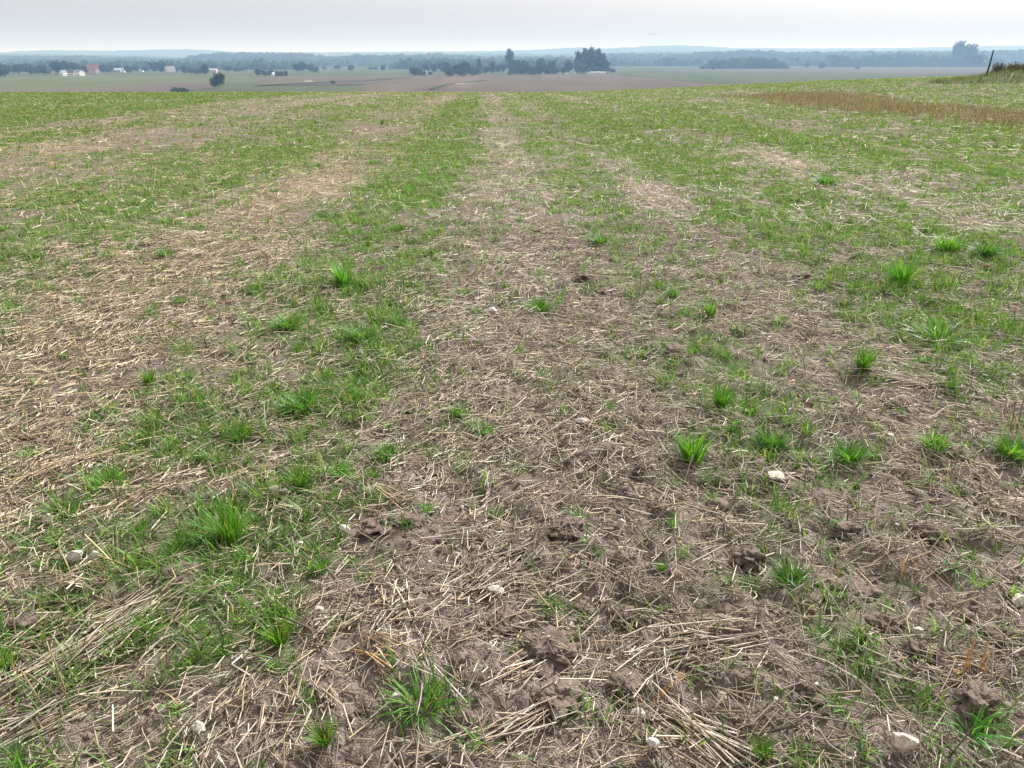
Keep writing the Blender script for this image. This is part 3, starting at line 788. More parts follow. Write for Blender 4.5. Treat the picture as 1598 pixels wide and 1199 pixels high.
def van(px, pyb, lpx, rz, label):
    x, y = V(px, pyb); k = y / ray(px, pyb)[1] / FPX
    L = lpx * k; s = L / 5.2
    e = bpy.data.objects.new("parked_van", None); COL.objects.link(e)
    e.location = (x, y, VALLEY + 0.7); e.rotation_euler = (0, 0, rz); e.scale = (s, s, s)
    pr = [(-2.6, 0.35), (2.35, 0.35), (2.6, 0.6), (2.55, 1.05), (1.75, 1.25), (1.1, 2.0), (0.9, 2.1), (-2.5, 2.1), (-2.6, 1.9)]
    n = len(pr); v = [(a, -0.95, b) for a, b in pr] + [(a, 0.95, b) for a, b in pr]
    f = [tuple(range(n)), tuple(range(2 * n - 1, n - 1, -1))] + [(i, i + n, (i + 1) % n + n, (i + 1) % n) for i in range(n)]
    me = bpy.data.meshes.new("body"); me.from_pydata(v, [], f); me.materials.append(M_CARW); link("body", me, e)
    link("window", box_mesh("window", 0.2, 1.0, -0.97, 0.97, 1.3, 1.85, M_GLASS), e)
    for wx in (-1.6, 1.65):
        for wy in (-0.85, 0.85):
            a = np.linspace(0, 2 * math.pi, 13)[:-1]
            vv = [(wx + 0.36 * math.cos(t), wy - 0.12, 0.36 + 0.36 * math.sin(t)) for t in a] + [(wx + 0.36 * math.cos(t), wy + 0.12, 0.36 + 0.36 * math.sin(t)) for t in a]
            ff = [tuple(range(12)), tuple(range(23, 11, -1))] + [(i, i + 12, (i + 1) % 12 + 12, (i + 1) % 12) for i in range(12)]
            me = bpy.data.meshes.new("wheel"); me.from_pydata(vv, [], ff); me.materials.append(M_TYRE); link("wheel", me, e)
    tag(e, label, "van")
van(885.5, 118.0, 7.5, 0.0, "leftmost white van parked left of the poplars")
van(896.5, 117.0, 4.5, 1.2, "middle white van parked under the left edge of the poplars")
van(918.5, 117.0, 6.0, 0.2, "white van parked in front of the poplars, left of the long shed")

# ------------------------------------------------------------------ right bank with post and scrub
def bank_h(x, y):
    ca, sa = math.cos(0.15), math.sin(0.15)
    cx, cy = BANK
    u = (x - cx) * ca + (y - cy) * sa; v = -(x - cx) * sa + (y - cy) * ca
    ramp_u = sst(-5.2, 3.0, u)
    return 0.72 * ramp_u ** 0.8 * np.exp(-(v / 2.2) ** 2) * (0.92 + 0.16 * perlin(x * 0.8, y * 0.8, 3))
gx, gy = G(1590, 127)
BANK = (gx, gy + 1.0)
xs = np.linspace(BANK[0] - 8, BANK[0] + 14, 150); ys = np.linspace(BANK[1] - 5, BANK[1] + 6.5, 60)
XX, YY = np.meshgrid(xs, ys, indexing='xy')
ZZ = macro(XX, YY) + bank_h(XX, YY) - 0.06
ny, nx = XX.shape
ii = (np.arange(ny - 1) * nx)[:, None] + np.arange(nx - 1)[None, :]
M_BANK = plain_mat("bank_earth", (0.085, 0.095, 0.040), 0.95, 0.3, 2.0)
o = link("grass_bank", mesh_np("grass_bank", np.stack([XX.ravel(), YY.ravel(), ZZ.ravel()], 1), np.stack([ii, ii + 1, ii + 1 + nx, ii + nx], 2).reshape(-1, 4), None, None, True, M_BANK))
tag(o, "low grassy bank at the right edge of the field", kind="structure")

M_POST = plain_mat("weathered_post", (0.030, 0.028, 0.028), 0.9, 0.3, 6)
px_b = atY(1541, 110, BANK[1] + 0.6); px_t = atY(1550.5, 78, BANK[1] + 0.6)
pb = Vector((px_b[0], px_b[1], float(macro(px_b[0], px_b[1]) + bank_h(px_b[0], px_b[1])) - 0.35)); pt_ = Vector(px_t)
post = link("leaning_post", None if False else mesh_np("leaning_post", *tubes(np.array([[list(pb), list(pb.lerp(pt_, .35)), list(pb.lerp(pt_, .7) + Vector((0.012, 0, 0))), list(pt_)]]), np.array([[.050, .047, .042, .036]]), np.zeros((1, 3)), 8)[:2], None, None, False, M_POST))
tag(post, "dark leaning wooden post standing on the grassy bank", "post")
for (px, pyb, pyt, w, yo, kd, lab) in [(1560, 107, 96, 26, 4.5, "bush", "dusky scrub bush just right of the leaning post"), (1582, 106, 94, 30, 5.5, "bush", "dusky scrub bush near the right edge, behind the bank")]:
    p = atY(px, pyb, BANK[1] + yo); k = p[1] / ray(px, pyb)[1] / FPX
    zz = float(macro(p[0], p[1]) + bank_h(p[0], p[1]))
    tb = tree_at(p[0], p[1], zz - 0.1, atY(px, pyt, p[1])[2] - zz + 0.1, w * k, kd, lab, "bush")
    for ch in tb.children: ch.color = (3.2, 2.2, 4.6, 1)  # grey-purple tint paints the haze of more distant scrub onto these leaves

CLODS = [  # px, py of its middle, width px, height ratio, turn, label
    (848, 1028, 92, .75, 0.3, "largest brown clod, at the bottom centre"),
    (868, 1108, 74, .7, 1.2, "brown clod directly below the largest clod at the bottom centre"),
    (792, 988, 58, .7, 2.2, "clod up and left of the largest clod at the bottom centre"),
    (884, 842, 56, .6, 2.3, "oblong brown clod below the dark flat-leaved sprout"),
    (1172, 872, 58, .95, 0.5, "steep dark clod roofed over with straw, right of centre"),
    (1323, 832, 50, .8, 0.2, "rounded clod under the spreading tuft on the right"),
    (1462, 850, 70, .7, 0.1, "broad clod in the bare soil right of the rounded clod"),
    (606, 826, 74, .55, 0.4, "flat reddish clod left of centre with straws sticking out"),
    (640, 832, 42, .7, 1.0, "crumbly clod at the right end of the flat reddish clod"),
    (288, 912, 64, .7, 0.5, "pale clod topped with straw in the lower left"),
    (948, 718, 28, .9, 0.9, "small crumbly clod with grass behind the white stone in the middle"),
    (60, 984, 60, .5, 0.0, "smooth flat clod by the left edge"),
    (1262, 1088, 56, .8, 0.8, "grey clod left of the yellowish sprout at the lower right"),
    (1320, 924, 80, .5, 2.8, "flat clod right of the bushy tuft, under crossing straws"),
    (1438, 1022, 50, .8, 1.4, "upright clod in the lower right with dead stalks beside it"),
    (982, 1078, 58, .6, 0.3, "clod beside the orange-brown dry leaf"),
    (968, 958, 46, .6, 1.9, "grey crumbly clod above the long straw bunch"),
    (1522, 1108, 64, .8, 0.6, "big lumpy clod near the bottom right corner"),
    (1384, 972, 56, .7, 2.0, "brown clod in the lower right crossed by a forked straw"),
    (1256, 742, 36, .7, 0.7, "brown clod below the tuft pair on the right"),
    (1055, 562, 46, .6, 0.1, "dark hollow-sided clod in the middle distance right of centre"),
    (805, 872, 44, .7, 0.4, "clod right of the horizontal straw bundle"),
    (910, 440, 30, .7, 0.2, "dark flat clod left of the standing pale stubble"),
    (1250, 436, 34, .45, 0.0, "broad dark clod alone in the right middle distance"),
    (1400, 640, 44, .6, 0.4, "clod under the straw pile on the right"),
    (640, 640, 26, .8, 1.2, "grey clod left of the paired small tufts"),
]
CLOD_POS = []
for (px, py, w, hr, rz, lab) in CLODS:
    x, y = G(px, py); CLOD_POS.append((x, y, w * mpp(x, y) * 0.92, hr))

# ------------------------------------------------------------------ straw, chaff and grass over the field
def sample_band(r0, r1, half_deg, n):
    a = np.radians(half_deg)
    r = np.sqrt(RNG.random(n) * (r1 * r1 - r0 * r0) + r0 * r0)
    t = (RNG.random(n) * 2 - 1) * a
    return r * np.sin(t), r * np.cos(t) - 0.2
def band_area(r0, r1, half_deg):
    return math.radians(half_deg) * (r1 * r1 - r0 * r0)

STRAW_COLS = np.array([(0.46, 0.400, 0.300), (0.36, 0.305, 0.225), (0.56, 0.505, 0.400), (0.24, 0.200, 0.155), (0.42, 0.380, 0.315), (0.46, 0.375, 0.240), (0.64, 0.585, 0.48), (0.16, 0.13, 0.105)])
def straw_color(n, gold):
    c = STRAW_COLS[RNG.integers(0, len(STRAW_COLS), n)]
    grey = np.array([1.0, 0.98, 1.04]); golden = np.array([1.0, 0.95, 0.86])
    c = c * (grey + (golden - grey) * gold[:, None])
    return c * (0.72 + 0.45 * RNG.random(n))[:, None]

def straw_dirs(x, y):
    base = 2.6 * fbm(x / 0.55, y / 0.55, 71, 2) + 0.9 + 1.3 * (x > 0.2)
    return np.where(RNG.random(len(x)) < 0.30, base + RNG.normal(0, 0.35, len(x)), RNG.random(len(x)) * math.pi)

def Zs(x, y):
    """the ground with the big clods on it, for what lies on top"""
    z = Z(x, y)
    for (cx, cy, s, hr) in CLOD_POS:
        d2 = ((x - cx) ** 2 + (y - cy) ** 2) / (0.42 * s) ** 2
        z = z + np.where(d2 < 1, np.sqrt(np.clip(1 - d2, 0, None)) * s * hr * 0.30, 0)
    return z

def straw_layer(acc, r0, r1, half, dens, lmin, lmax, rad, K, tube=True, power=1.0, lift=0.012, upright=0.06):
    n = int(band_area(r0, r1, half) * dens)
    x, y = sample_band(r0, r1, half, n)
    g, s, gold = maps(x, y)
    keep = RNG.random(n) < s ** power
    if r1 < 5:          # few stalks stay on top of the big clods
        for (cx, cy, cs, hr) in CLOD_POS:
            keep &= ~(((x - cx) ** 2 + (y - cy) ** 2 < (0.40 * cs) ** 2) & (RNG.random(n) < 0.5))
    x, y, gold = x[keep], y[keep], gold[keep]; n = len(x)
    L = lmin + (lmax - lmin) * RNG.random(n) ** 1.6
    th = straw_dirs(x, y)
    dx, dy = np.cos(th) * L / 2, np.sin(th) * L / 2
    up = RNG.random(n) < upright
    zf = Zs if r1 < 5 else Z
    za = zf(x - dx, y - dy); zb = zf(x + dx, y + dy); zc = zf(x, y)
    off = RNG.random(n) ** 1.7 * lift * 2
    tilt = RNG.normal(0, 0.09, n) * L
    lf = np.clip(zc - (za + zb) / 2, 0, None) * 0.85
    za = za + off + lf + np.clip(tilt, 0, None); zb = zb + off + lf + np.clip(-tilt, 0, None)
    zc = np.maximum(zc + rad, (za + zb) / 2)
    A = np.stack([x - dx, y - dy, za + rad], 1); B = np.stack([x + dx, y + dy, zb + rad], 1); Cc = np.stack([x, y, zc + rad], 1)
    # standing stubble stalks
    if up.any():
        m = up.sum(); az = RNG.random(m) * 6.28; le = 0.05 + 0.10 * RNG.random(m) ** 1.5; ti = 0.15 + 0.9 * RNG.random(m)
        A[up] = np.stack([x[up], y[up], Z(x[up], y[up]) - 0.01], 1)
        B[up] = A[up] + np.stack([np.cos(az) * np.sin(ti), np.sin(az) * np.sin(ti), np.cos(ti)], 1) * le[:, None]
        Cc[up] = (A[up] + B[up]) / 2
    col = straw_color(n, np.clip(gold + 0.8 * sst(8, 20, np.hypot(x, y)), 0, 1.3)) * (1 - 0.18 * sst(10, 25, np.hypot(x, y)))[:, None]
    bend = RNG.normal(0, 0.11, n)[:, None] * np.stack([-np.sin(th), np.cos(th), np.zeros(n)], 1) * L[:, None]
    if K == 3: P = np.stack([A, Cc + bend, B], 1)
    elif K == 2: P = np.stack([A, B], 1)
    W = np.repeat((rad * (0.6 + 0.8 * RNG.random(n)))[:, None], K, 1)
    W[:, -1] *= 0.8
    if tube:
        acc.add(*tubes(P, W, col, 3))
    else:
        d = B - A; d /= np.linalg.norm(d, axis=1, keepdims=True) + 1e-9
        S = np.cross(d, np.stack([RNG.normal(0, 0.4, n), RNG.normal(0, 0.4, n), np.ones(n)], 1)); S /= np.linalg.norm(S, axis=1, keepdims=True) + 1e-9
        acc.add(*ribbons(P, W, S, col))

st = Acc()
straw_layer(st, 0.9, 4.2, 62, 650, 0.05, 0.19, 0.0023, 3)
straw_layer(st, 0.9, 4.2, 62, 3300, 0.015, 0.11, 0.0023, 2, lift=0.012)
straw_layer(st, 4.2, 8.5, 46, 1700, 0.03, 0.15, 0.0027, 2)
straw_layer(st, 8.5, 16, 42, 420, 0.05, 0.22, 0.0030, 2, tube=False, lift=0.02, upright=0.1)
straw_layer(st, 16, 40, 42, 64, 0.08, 0.30, 0.0055, 2, tube=False, lift=0.03, upright=0.15)
straw_layer(st, 40, 100, 42, 10, 0.10, 0.35, 0.0100, 2, tube=False, lift=0.04, upright=0.3)
o = link("scattered_straw", st.mesh("scattered_straw", M_STRAW, False)); tag(o, "loose broken straw strewn all over the field", kind="stuff")

# fine chaff and root hairs
ch = Acc()
straw_layer(ch, 0.9, 3.4, 62, 2300, 0.012, 0.07, 0.0007, 2, tube=False, lift=0.006, upright=0.03, power=0.7)
straw_layer(ch, 3.4, 7.0, 46, 800, 0.02, 0.08, 0.0011, 2, tube=False, lift=0.008, upright=0.03, power=0.7)
o = link("fine_chaff", ch.mesh("fine_chaff", M_STRAW, False)); tag(o, "fine short chaff between the straws", kind="stuff")

GRASS_COLS = np.array([0.95, 1.10, 0.85]) * np.array([(0.080, 0.185, 0.020), (0.065, 0.145, 0.024), (0.115, 0.225, 0.028), (0.100, 0.165, 0.036), (0.052, 0.120, 0.028), (0.165, 0.225, 0.058)])
def blades(acc, bx, by, bz, L, az, lean, w, K, col, curl=0.9):
    n = len(bx)
    t = np.linspace(0, 1, K)
    P = np.zeros((n, K, 3))
    P[:, 0] = np.stack([bx, by, bz], 1)
    for k in range(1, K):
        th = lean + curl * (t[k - 1] + t[k]) / 2
        step = L / (K - 1)
        P[:, k] = P[:, k - 1] + np.stack([np.cos(az) * np.sin(th), np.sin(az) * np.sin(th), np.cos(th)], 1) * step[:, None]
    taper = {2: np.array([1, 0.12]), 3: np.array([0.9, 0.8, 0.06]), 4: np.array([0.75, 1, 0.7, 0.05]), 5: np.array([0.7, 1, 0.95, 0.6, 0.05])}[K]
    W = w[:, None] * taper[None, :]
    tw = RNG.normal(0, 0.35, n)
    S = np.stack([-np.sin(az + tw), np.cos(az + tw), 0.25 * RNG.normal(size=n)], 1)
    if K == 2:          # far blades: one pointed triangle each
        off = S * W[:, :1]
        v = np.stack([P[:, 0] - off, P[:, 0] + off, P[:, 1]], 1).reshape(-1, 3)
        acc.add(v, np.arange(n * 3).reshape(-1, 3), np.repeat(col, 3, axis=0))
        return
    acc.add(*ribbons(P, W, S, col))

def grass_layer(acc, r0, r1, half, dens, per, lmin, lmax, w, K, power=1.3, jit=0.02, thresh=0.05):
    n = int(band_area(r0, r1, half) * dens / per)
    x, y = sample_band(r0, r1, half, n)
    g, s, gold = maps(x, y)
    keep = RNG.random(n) < np.clip(g, 0, 1) ** power
    x, y, g = x[keep], y[keep], g[keep]
    n = len(x)
    cnt = np.maximum(1, RNG.poisson(per * (0.5 + 0.8 * g)))
    x, y, g = np.repeat(x, cnt), np.repeat(y, cnt), np.repeat(g, cnt)
    hue = np.repeat(RNG.random(n), cnt); n = len(x)
    x = x + RNG.normal(0, jit, n); y = y + RNG.normal(0, jit, n)
    z = Z(x, y) - 0.004
    L = (lmin + (lmax - lmin) * RNG.random(n) ** 1.3) * (0.7 + 0.5 * g)
    az = RNG.random(n) * 6.28; lean = np.abs(RNG.normal(0.25, 0.35, n))
    c = GRASS_COLS[RNG.integers(0, len(GRASS_COLS), n)] * (0.75 + 0.5 * RNG.random(n))[:, None]
    c = c * (0.8 + 0.5 * hue)[:, None]
    dry = RNG.random(n) < 0.07
    c[dry] = np.array([0.34, 0.27, 0.13]) * (0.7 + 0.5 * RNG.random(dry.sum()))[:, None]
    lime = sst(6, 25, np.hypot(x, y))[:, None]
    c = c * (1 - lime * np.array([0.06, 0.16, 0.40]))
    blades(acc, x, y, z, L, az, lean, w * (0.7 + 0.6 * RNG.random(n)), K, c)

gr = Acc()
def seedlings(acc, r0, r1, half, dens, lmin, lmax, w, K):
    n = int(band_area(r0, r1, half) * dens)
    x, y = sample_band(r0, r1, half, n)
    g, s, gold = maps(x, y)
    kp = RNG.random(n) < 0.10 + 0.95 * g ** 1.3
    x, y = x[kp], y[kp]; n = len(x)
    size = 0.45 + 0.75 * RNG.random(n) ** 2
    cnt = RNG.integers(6, 30, n)
    x, y, size = np.repeat(x, cnt), np.repeat(y, cnt), np.repeat(size, cnt); tone = np.repeat(RNG.random((n, 1)), cnt, 0); n = len(x)
    x = x + RNG.normal(0, 0.013, n); y = y + RNG.normal(0, 0.013, n)
    c = GRASS_COLS[RNG.integers(0, 4, n)] * (0.8 + 0.5 * RNG.random(n))[:, None] * (0.85 + 0.5 * tone)
    yel = RNG.random(n) < 0.05; c[yel] = (0.33, 0.26, 0.10)
    blades(acc, x, y, Z(x, y) - 0.004, (lmin + (lmax - lmin) * RNG.random(n)) * size, RNG.random(n) * 6.28, np.abs(RNG.normal(0.3, 0.35, n)), w * (0.6 + 0.7 * RNG.random(n)), K, c, 0.8)
seedlings(gr, 0.9, 4.2, 62, 34, 0.04, 0.14, 0.0021, 4)
seedlings(gr, 4.2, 9, 46, 26, 0.04, 0.14, 0.0026, 3)
seedlings(gr, 9, 18, 42, 12, 0.05, 0.14, 0.0044, 2)
seedlings(gr, 18, 40, 42, 2.5, 0.07, 0.17, 0.009, 2)
grass_layer(gr, 0.9, 4.2, 62, 2600, 9, 0.03, 0.12, 0.0021, 4, 1.2, 0.016)
grass_layer(gr, 4.2, 8.5, 46, 2300, 14, 0.03, 0.11, 0.0026, 3, 1.15, 0.026)
grass_layer(gr, 8.5, 17, 42, 1150, 15, 0.04, 0.10, 0.0044, 2, 1.1, 0.045)
grass_layer(gr, 17, 38, 42, 260, 10, 0.05, 0.11, 0.0080, 2, 1.0, 0.07)
grass_layer(gr, 38, 100, 40, 42, 5, 0.06, 0.12, 0.0185, 2, 1.0, 0.12)
o = link("field_grass", gr.mesh("field_grass", M_GRASS, False)); tag(o, "short green volunteer grass growing through the stubble", kind="stuff")

# the strip of tall reddish weeds on the right
wd = Acc()
n = 46000
yy = 8 + 36 * RNG.random(n) ** 0.75
uu = 15.2 + 3.4 * (RNG.random(n) + RNG.random(n) - 1) + 1.0 * perlin(yy / 9, yy * 0, 5)
xx = uu - VPX * yy
kp = RNG.random(n) < 0.55 + 0.8 * fbm(xx / 1.4, yy / 2.0, 45, 2)
xx, yy = xx[kp], yy[kp]; n = len(xx)
c = np.array([(0.29, 0.185, 0.112), (0.35, 0.245, 0.155), (0.24, 0.165, 0.10), (0.40, 0.31, 0.20)])[RNG.integers(0, 4, n)] * (0.7 + 0.6 * RNG.random(n))[:, None]
gg = RNG.random(n) < 0.16
c[gg] = np.array([0.09, 0.12, 0.03]) * (0.7 + 0.6 * RNG.random(gg.sum()))[:, None]
blades(wd, xx, yy, Z(xx, yy) - 0.01, 0.06 + 0.20 * RNG.random(n), RNG.random(n) * 6.28, np.abs(RNG.normal(0.1, 0.3, n)), 0.006 + 0.008 * RNG.random(n), 2, c, 0.5)
o = link("reddish_weeds", wd.mesh("reddish_weeds", M_STRAW, False)); tag(o, "strip of taller reddish-brown dry weeds across the right of the field", kind="stuff")

# long grass on the bank
bg = Acc()
n = 26000
xx = BANK[0] - 7.5 + 20 * RNG.random(n); yy = BANK[1] - 4 + 9 * RNG.random(n)
bh = bank_h(xx, yy); kp = (bh > 0.03)
xx, yy, bh = xx[kp], yy[kp], bh[kp]; n = len(xx)
c = np.array([(0.075, 0.110, 0.022), (0.10, 0.135, 0.035), (0.055, 0.085, 0.020), (0.19, 0.19, 0.08)])[RNG.integers(0, 4, n)] * (0.7 + 0.6 * RNG.random(n))[:, None]
c *= (0.8 + 0.5 * fbm(xx / 0.9, yy / 0.9, 47, 2))[:, None]
blades(bg, xx, yy, macro(xx, yy) + bh - 0.08, 0.15 + 0.3 * RNG.random(n), RNG.random(n) * 6.28, np.abs(RNG.normal(0.2, 0.35, n)), 0.007 + 0.008 * RNG.random(n), 2, c, 0.8)
o = link("bank_grass", bg.mesh("bank_grass", M_GRASS, False)); tag(o, "longer green grass covering the bank on the right", kind="stuff")
# ragged reddish dry stalks at the right end of the bank
rd = Acc(); n = 900
p = atY(1603, 106, BANK[1] + 0.5)
xx = p[0] + RNG.normal(0, 0.35, n); yy = p[1] + RNG.normal(0, 0.35, n)
c = np.array([0.12, 0.085, 0.065]) * (0.5 + 0.9 * RNG.random(n))[:, None]
blades(rd, xx, yy, macro(xx, yy) + bank_h(xx, yy) - 0.06, 0.18 + 0.32 * RNG.random(n), RNG.random(n) * 6.28, np.abs(RNG.normal(0.15, 0.25, n)), 0.008 + 0.01 * RNG.random(n), 3, c, 0.4)
o = link("dock_plant", rd.mesh("dock_plant", M_STRAW, False)); tag(o, "dark reddish dry weed clump on the bank at the right edge of the picture", "weed", kind="thing")

# crumbs of soil and chalk pebbles
def crumbs(name, n_by_band, smin, smax, cols, label, mat, bare=True, sub=1, sink=0.25):
    acc_v, acc_t, acc_c = [], [], []; cnt = 0
    ico_v = np.array([(0, 0, 1), (.89, 0, .45), (.28, .85, .45), (-.72, .53, .45), (-.72, -.53, .45), (.28, -.85, .45), (.72, .53, -.45), (-.28, .85, -.45), (-.89, 0, -.45), (-.28, -.85, -.45), (.72, -.53, -.45), (0, 0, -1)])
    ico_f = np.array([(0, 1, 2), (0, 2, 3), (0, 3, 4), (0, 4, 5), (0, 5, 1), (1, 6, 2), (2, 7, 3), (3, 8, 4), (4, 9, 5), (5, 10, 1), (6, 7, 2), (7, 8, 3), (8, 9, 4), (9, 10, 5), (10, 6, 1), (11, 7, 6), (11, 8, 7), (11, 9, 8), (11, 10, 9), (11, 6, 10)])
    if sub > 1:
        import bmesh
        bm = bmesh.new(); bmesh.ops.create_icosphere(bm, subdivisions=sub, radius=1.0)
        ico_v = np.array([v.co[:] for v in bm.verts]); ico_f = np.array([[v.index for v in f.verts] for f in bm.faces]); bm.free()
    nv = len(ico_v)
    for (r0, r1, half, dens, k) in n_by_band:
        n = int(band_area(r0, r1, half) * dens)
        x, y = sample_band(r0, r1, half, n)
        g, s, gold = maps(x, y)
        kp = RNG.random(n) < ((1.15 - s) * (1.05 - g) * (0.35 + 0.65 * (fbm(x / 0.3, y / 0.3, 88, 2) > 0.1)) if bare else 0.8)
        x, y = x[kp], y[kp]; n = len(x)
        sz = (smin + (smax - smin) * RNG.random(n) ** 3) * k
        sc = 0.6 + 0.7 * RNG.random((n, 3)); sc[:, 2] *= 0.75
        a = RNG.random(n) * 6.28; ca, sa = np.cos(a), np.sin(a)
        lo = np.zeros((n, nv, 1))
        for q in range(4):     # lumpy outline
            dd = RNG.normal(size=(n, 3)); dd /= np.linalg.norm(dd, axis=1, keepdims=True)
            lo[..., 0] += np.cos(3.0 * (q + 1) * np.einsum('nk,vk->nv', dd, ico_v) + RNG.random((n, 1)) * 6.28) * 0.16 / (q * 0.5 + 1)
        v = ico_v[None] * (0.88 + 0.24 * RNG.random((n, nv, 1)) + lo) * sc[:, None, :]
        vx = v[..., 0] * ca[:, None] - v[..., 1] * sa[:, None]; vy = v[..., 0] * sa[:, None] + v[..., 1] * ca[:, None]
        v = np.stack([vx, vy, v[..., 2]], -1) * sz[:, None, None]
        v += np.stack([x, y, Z(x, y) + sz * sink], 1)[:, None, :]
        acc_v.append(v.reshape(-1, 3)); acc_t.append((ico_f[None] + (np.arange(n) * nv)[:, None, None]).reshape(-1, 3) + cnt); cnt += n * nv
        c = cols[RNG.integers(0, len(cols), n)] * (0.75 + 0.5 * RNG.random(n))[:, None]
        acc_c.append(np.repeat(c, nv, 0))
    o = link(name, mesh_np(name, np.concatenate(acc_v), None, np.concatenate(acc_t), np.concatenate(acc_c), False, mat))
    tag(o, label, kind="stuff")
M_CRUMB = attr_mat("soil_crumb", 0, 0.97, 0.1, 0.35, 120)
crumbs("soil_crumbs", [(0.9, 3.6, 62, 700, 1), (3.6, 7.5, 46, 220, 1.3)], 0.002, 0.013, np.array([(0.150, 0.115, 0.094), (0.19, 0.15, 0.125), (0.12, 0.092, 0.075)]), "small crumbs of dry soil", M_CRUMB)
crumbs("small_clods", [(0.9, 3.8, 62, 70, 1), (3.8, 8.5, 46, 16, 1.2)], 0.008, 0.034, np.array([(0.160, 0.125, 0.104), (0.20, 0.16, 0.135), (0.13, 0.10, 0.082)]), "small rough clods of broken soil", M_CLOD, sub=3, sink=0.05)
crumbs("chalk_pebbles", [(0.9, 3.6, 62, 80, 1), (3.6, 8, 46, 20, 1.7), (8, 18, 42, 2, 3)], 0.0018, 0.010, np.array([(0.50, 0.46, 0.41), (0.4, 0.36, 0.31), (0.6, 0.57, 0.53)]), "tiny chalky pebbles scattered in the soil", M_CRUMB, False)

# ------------------------------------------------------------------ clods, stones, tufts, straw bunches one by one
def lump_mesh(name, seed, rough, flat, sub, mat):
    import bmesh
    bm = bmesh.new(); bmesh.ops.create_icosphere(bm, subdivisions=sub, radius=0.5)
    off = Vector((seed * 3.7, seed * 1.3, seed * 2.1))
    for v in bm.verts:
        p = v.co.copy()
        d = 1 + rough * mnoise.noise(p * 1.9 + off) + rough * 0.6 * mnoise.noise(p * 4.3 + off) + rough * 0.35 * mnoise.noise(p * 9 + off) + rough * 0.24 * mnoise.noise(p * 21 + off) - rough * 0.10 * abs(mnoise.noise(p * 38 + off))
        v.co = p * d
        v.co.z *= flat
    if mat is M_STONE:      # broken faces
        rg = random.Random(seed)
        for k in range(11):
            d = Vector((rg.gauss(0, 1), rg.gauss(0, 1), rg.gauss(0, .8))).normalized(); lim = rg.uniform(0.24, 0.38)
            for v in bm.verts:
                q = v.co.dot(d)
                if q > lim: v.co -= d * (q - lim) * 0.94
    me = bpy.data.meshes.new(name); bm.to_mesh(me); bm.free(); me.materials.append(mat)
    return me
CLOD_M = [lump_mesh("clod", k, 0.80, 0.62, 5, M_CLOD) for k in range(6)]
STONE_M = [lump_mesh("stone", 20 + k, 0.42, 0.7, 3, M_STONE) for k in range(6)]
for me in CLOD_M: me.polygons.foreach_set("use_smooth", np.ones(len(me.polygons), bool))
for i, (px, py, w, hr, rz, lab) in enumerate(CLODS):
    x, y = G(px, py); k = mpp(x, y); s = w * k * 0.92
    z = float(Z(x, y))
    o = link("soil_clod", CLOD_M[i % 6], None, (x, y, z + s * 0.07), (random.uniform(-.2, .2), random.uniform(-.2, .2), rz + 0.0), (s, s * 0.85, s * hr))
    tag(o, lab, "clod")
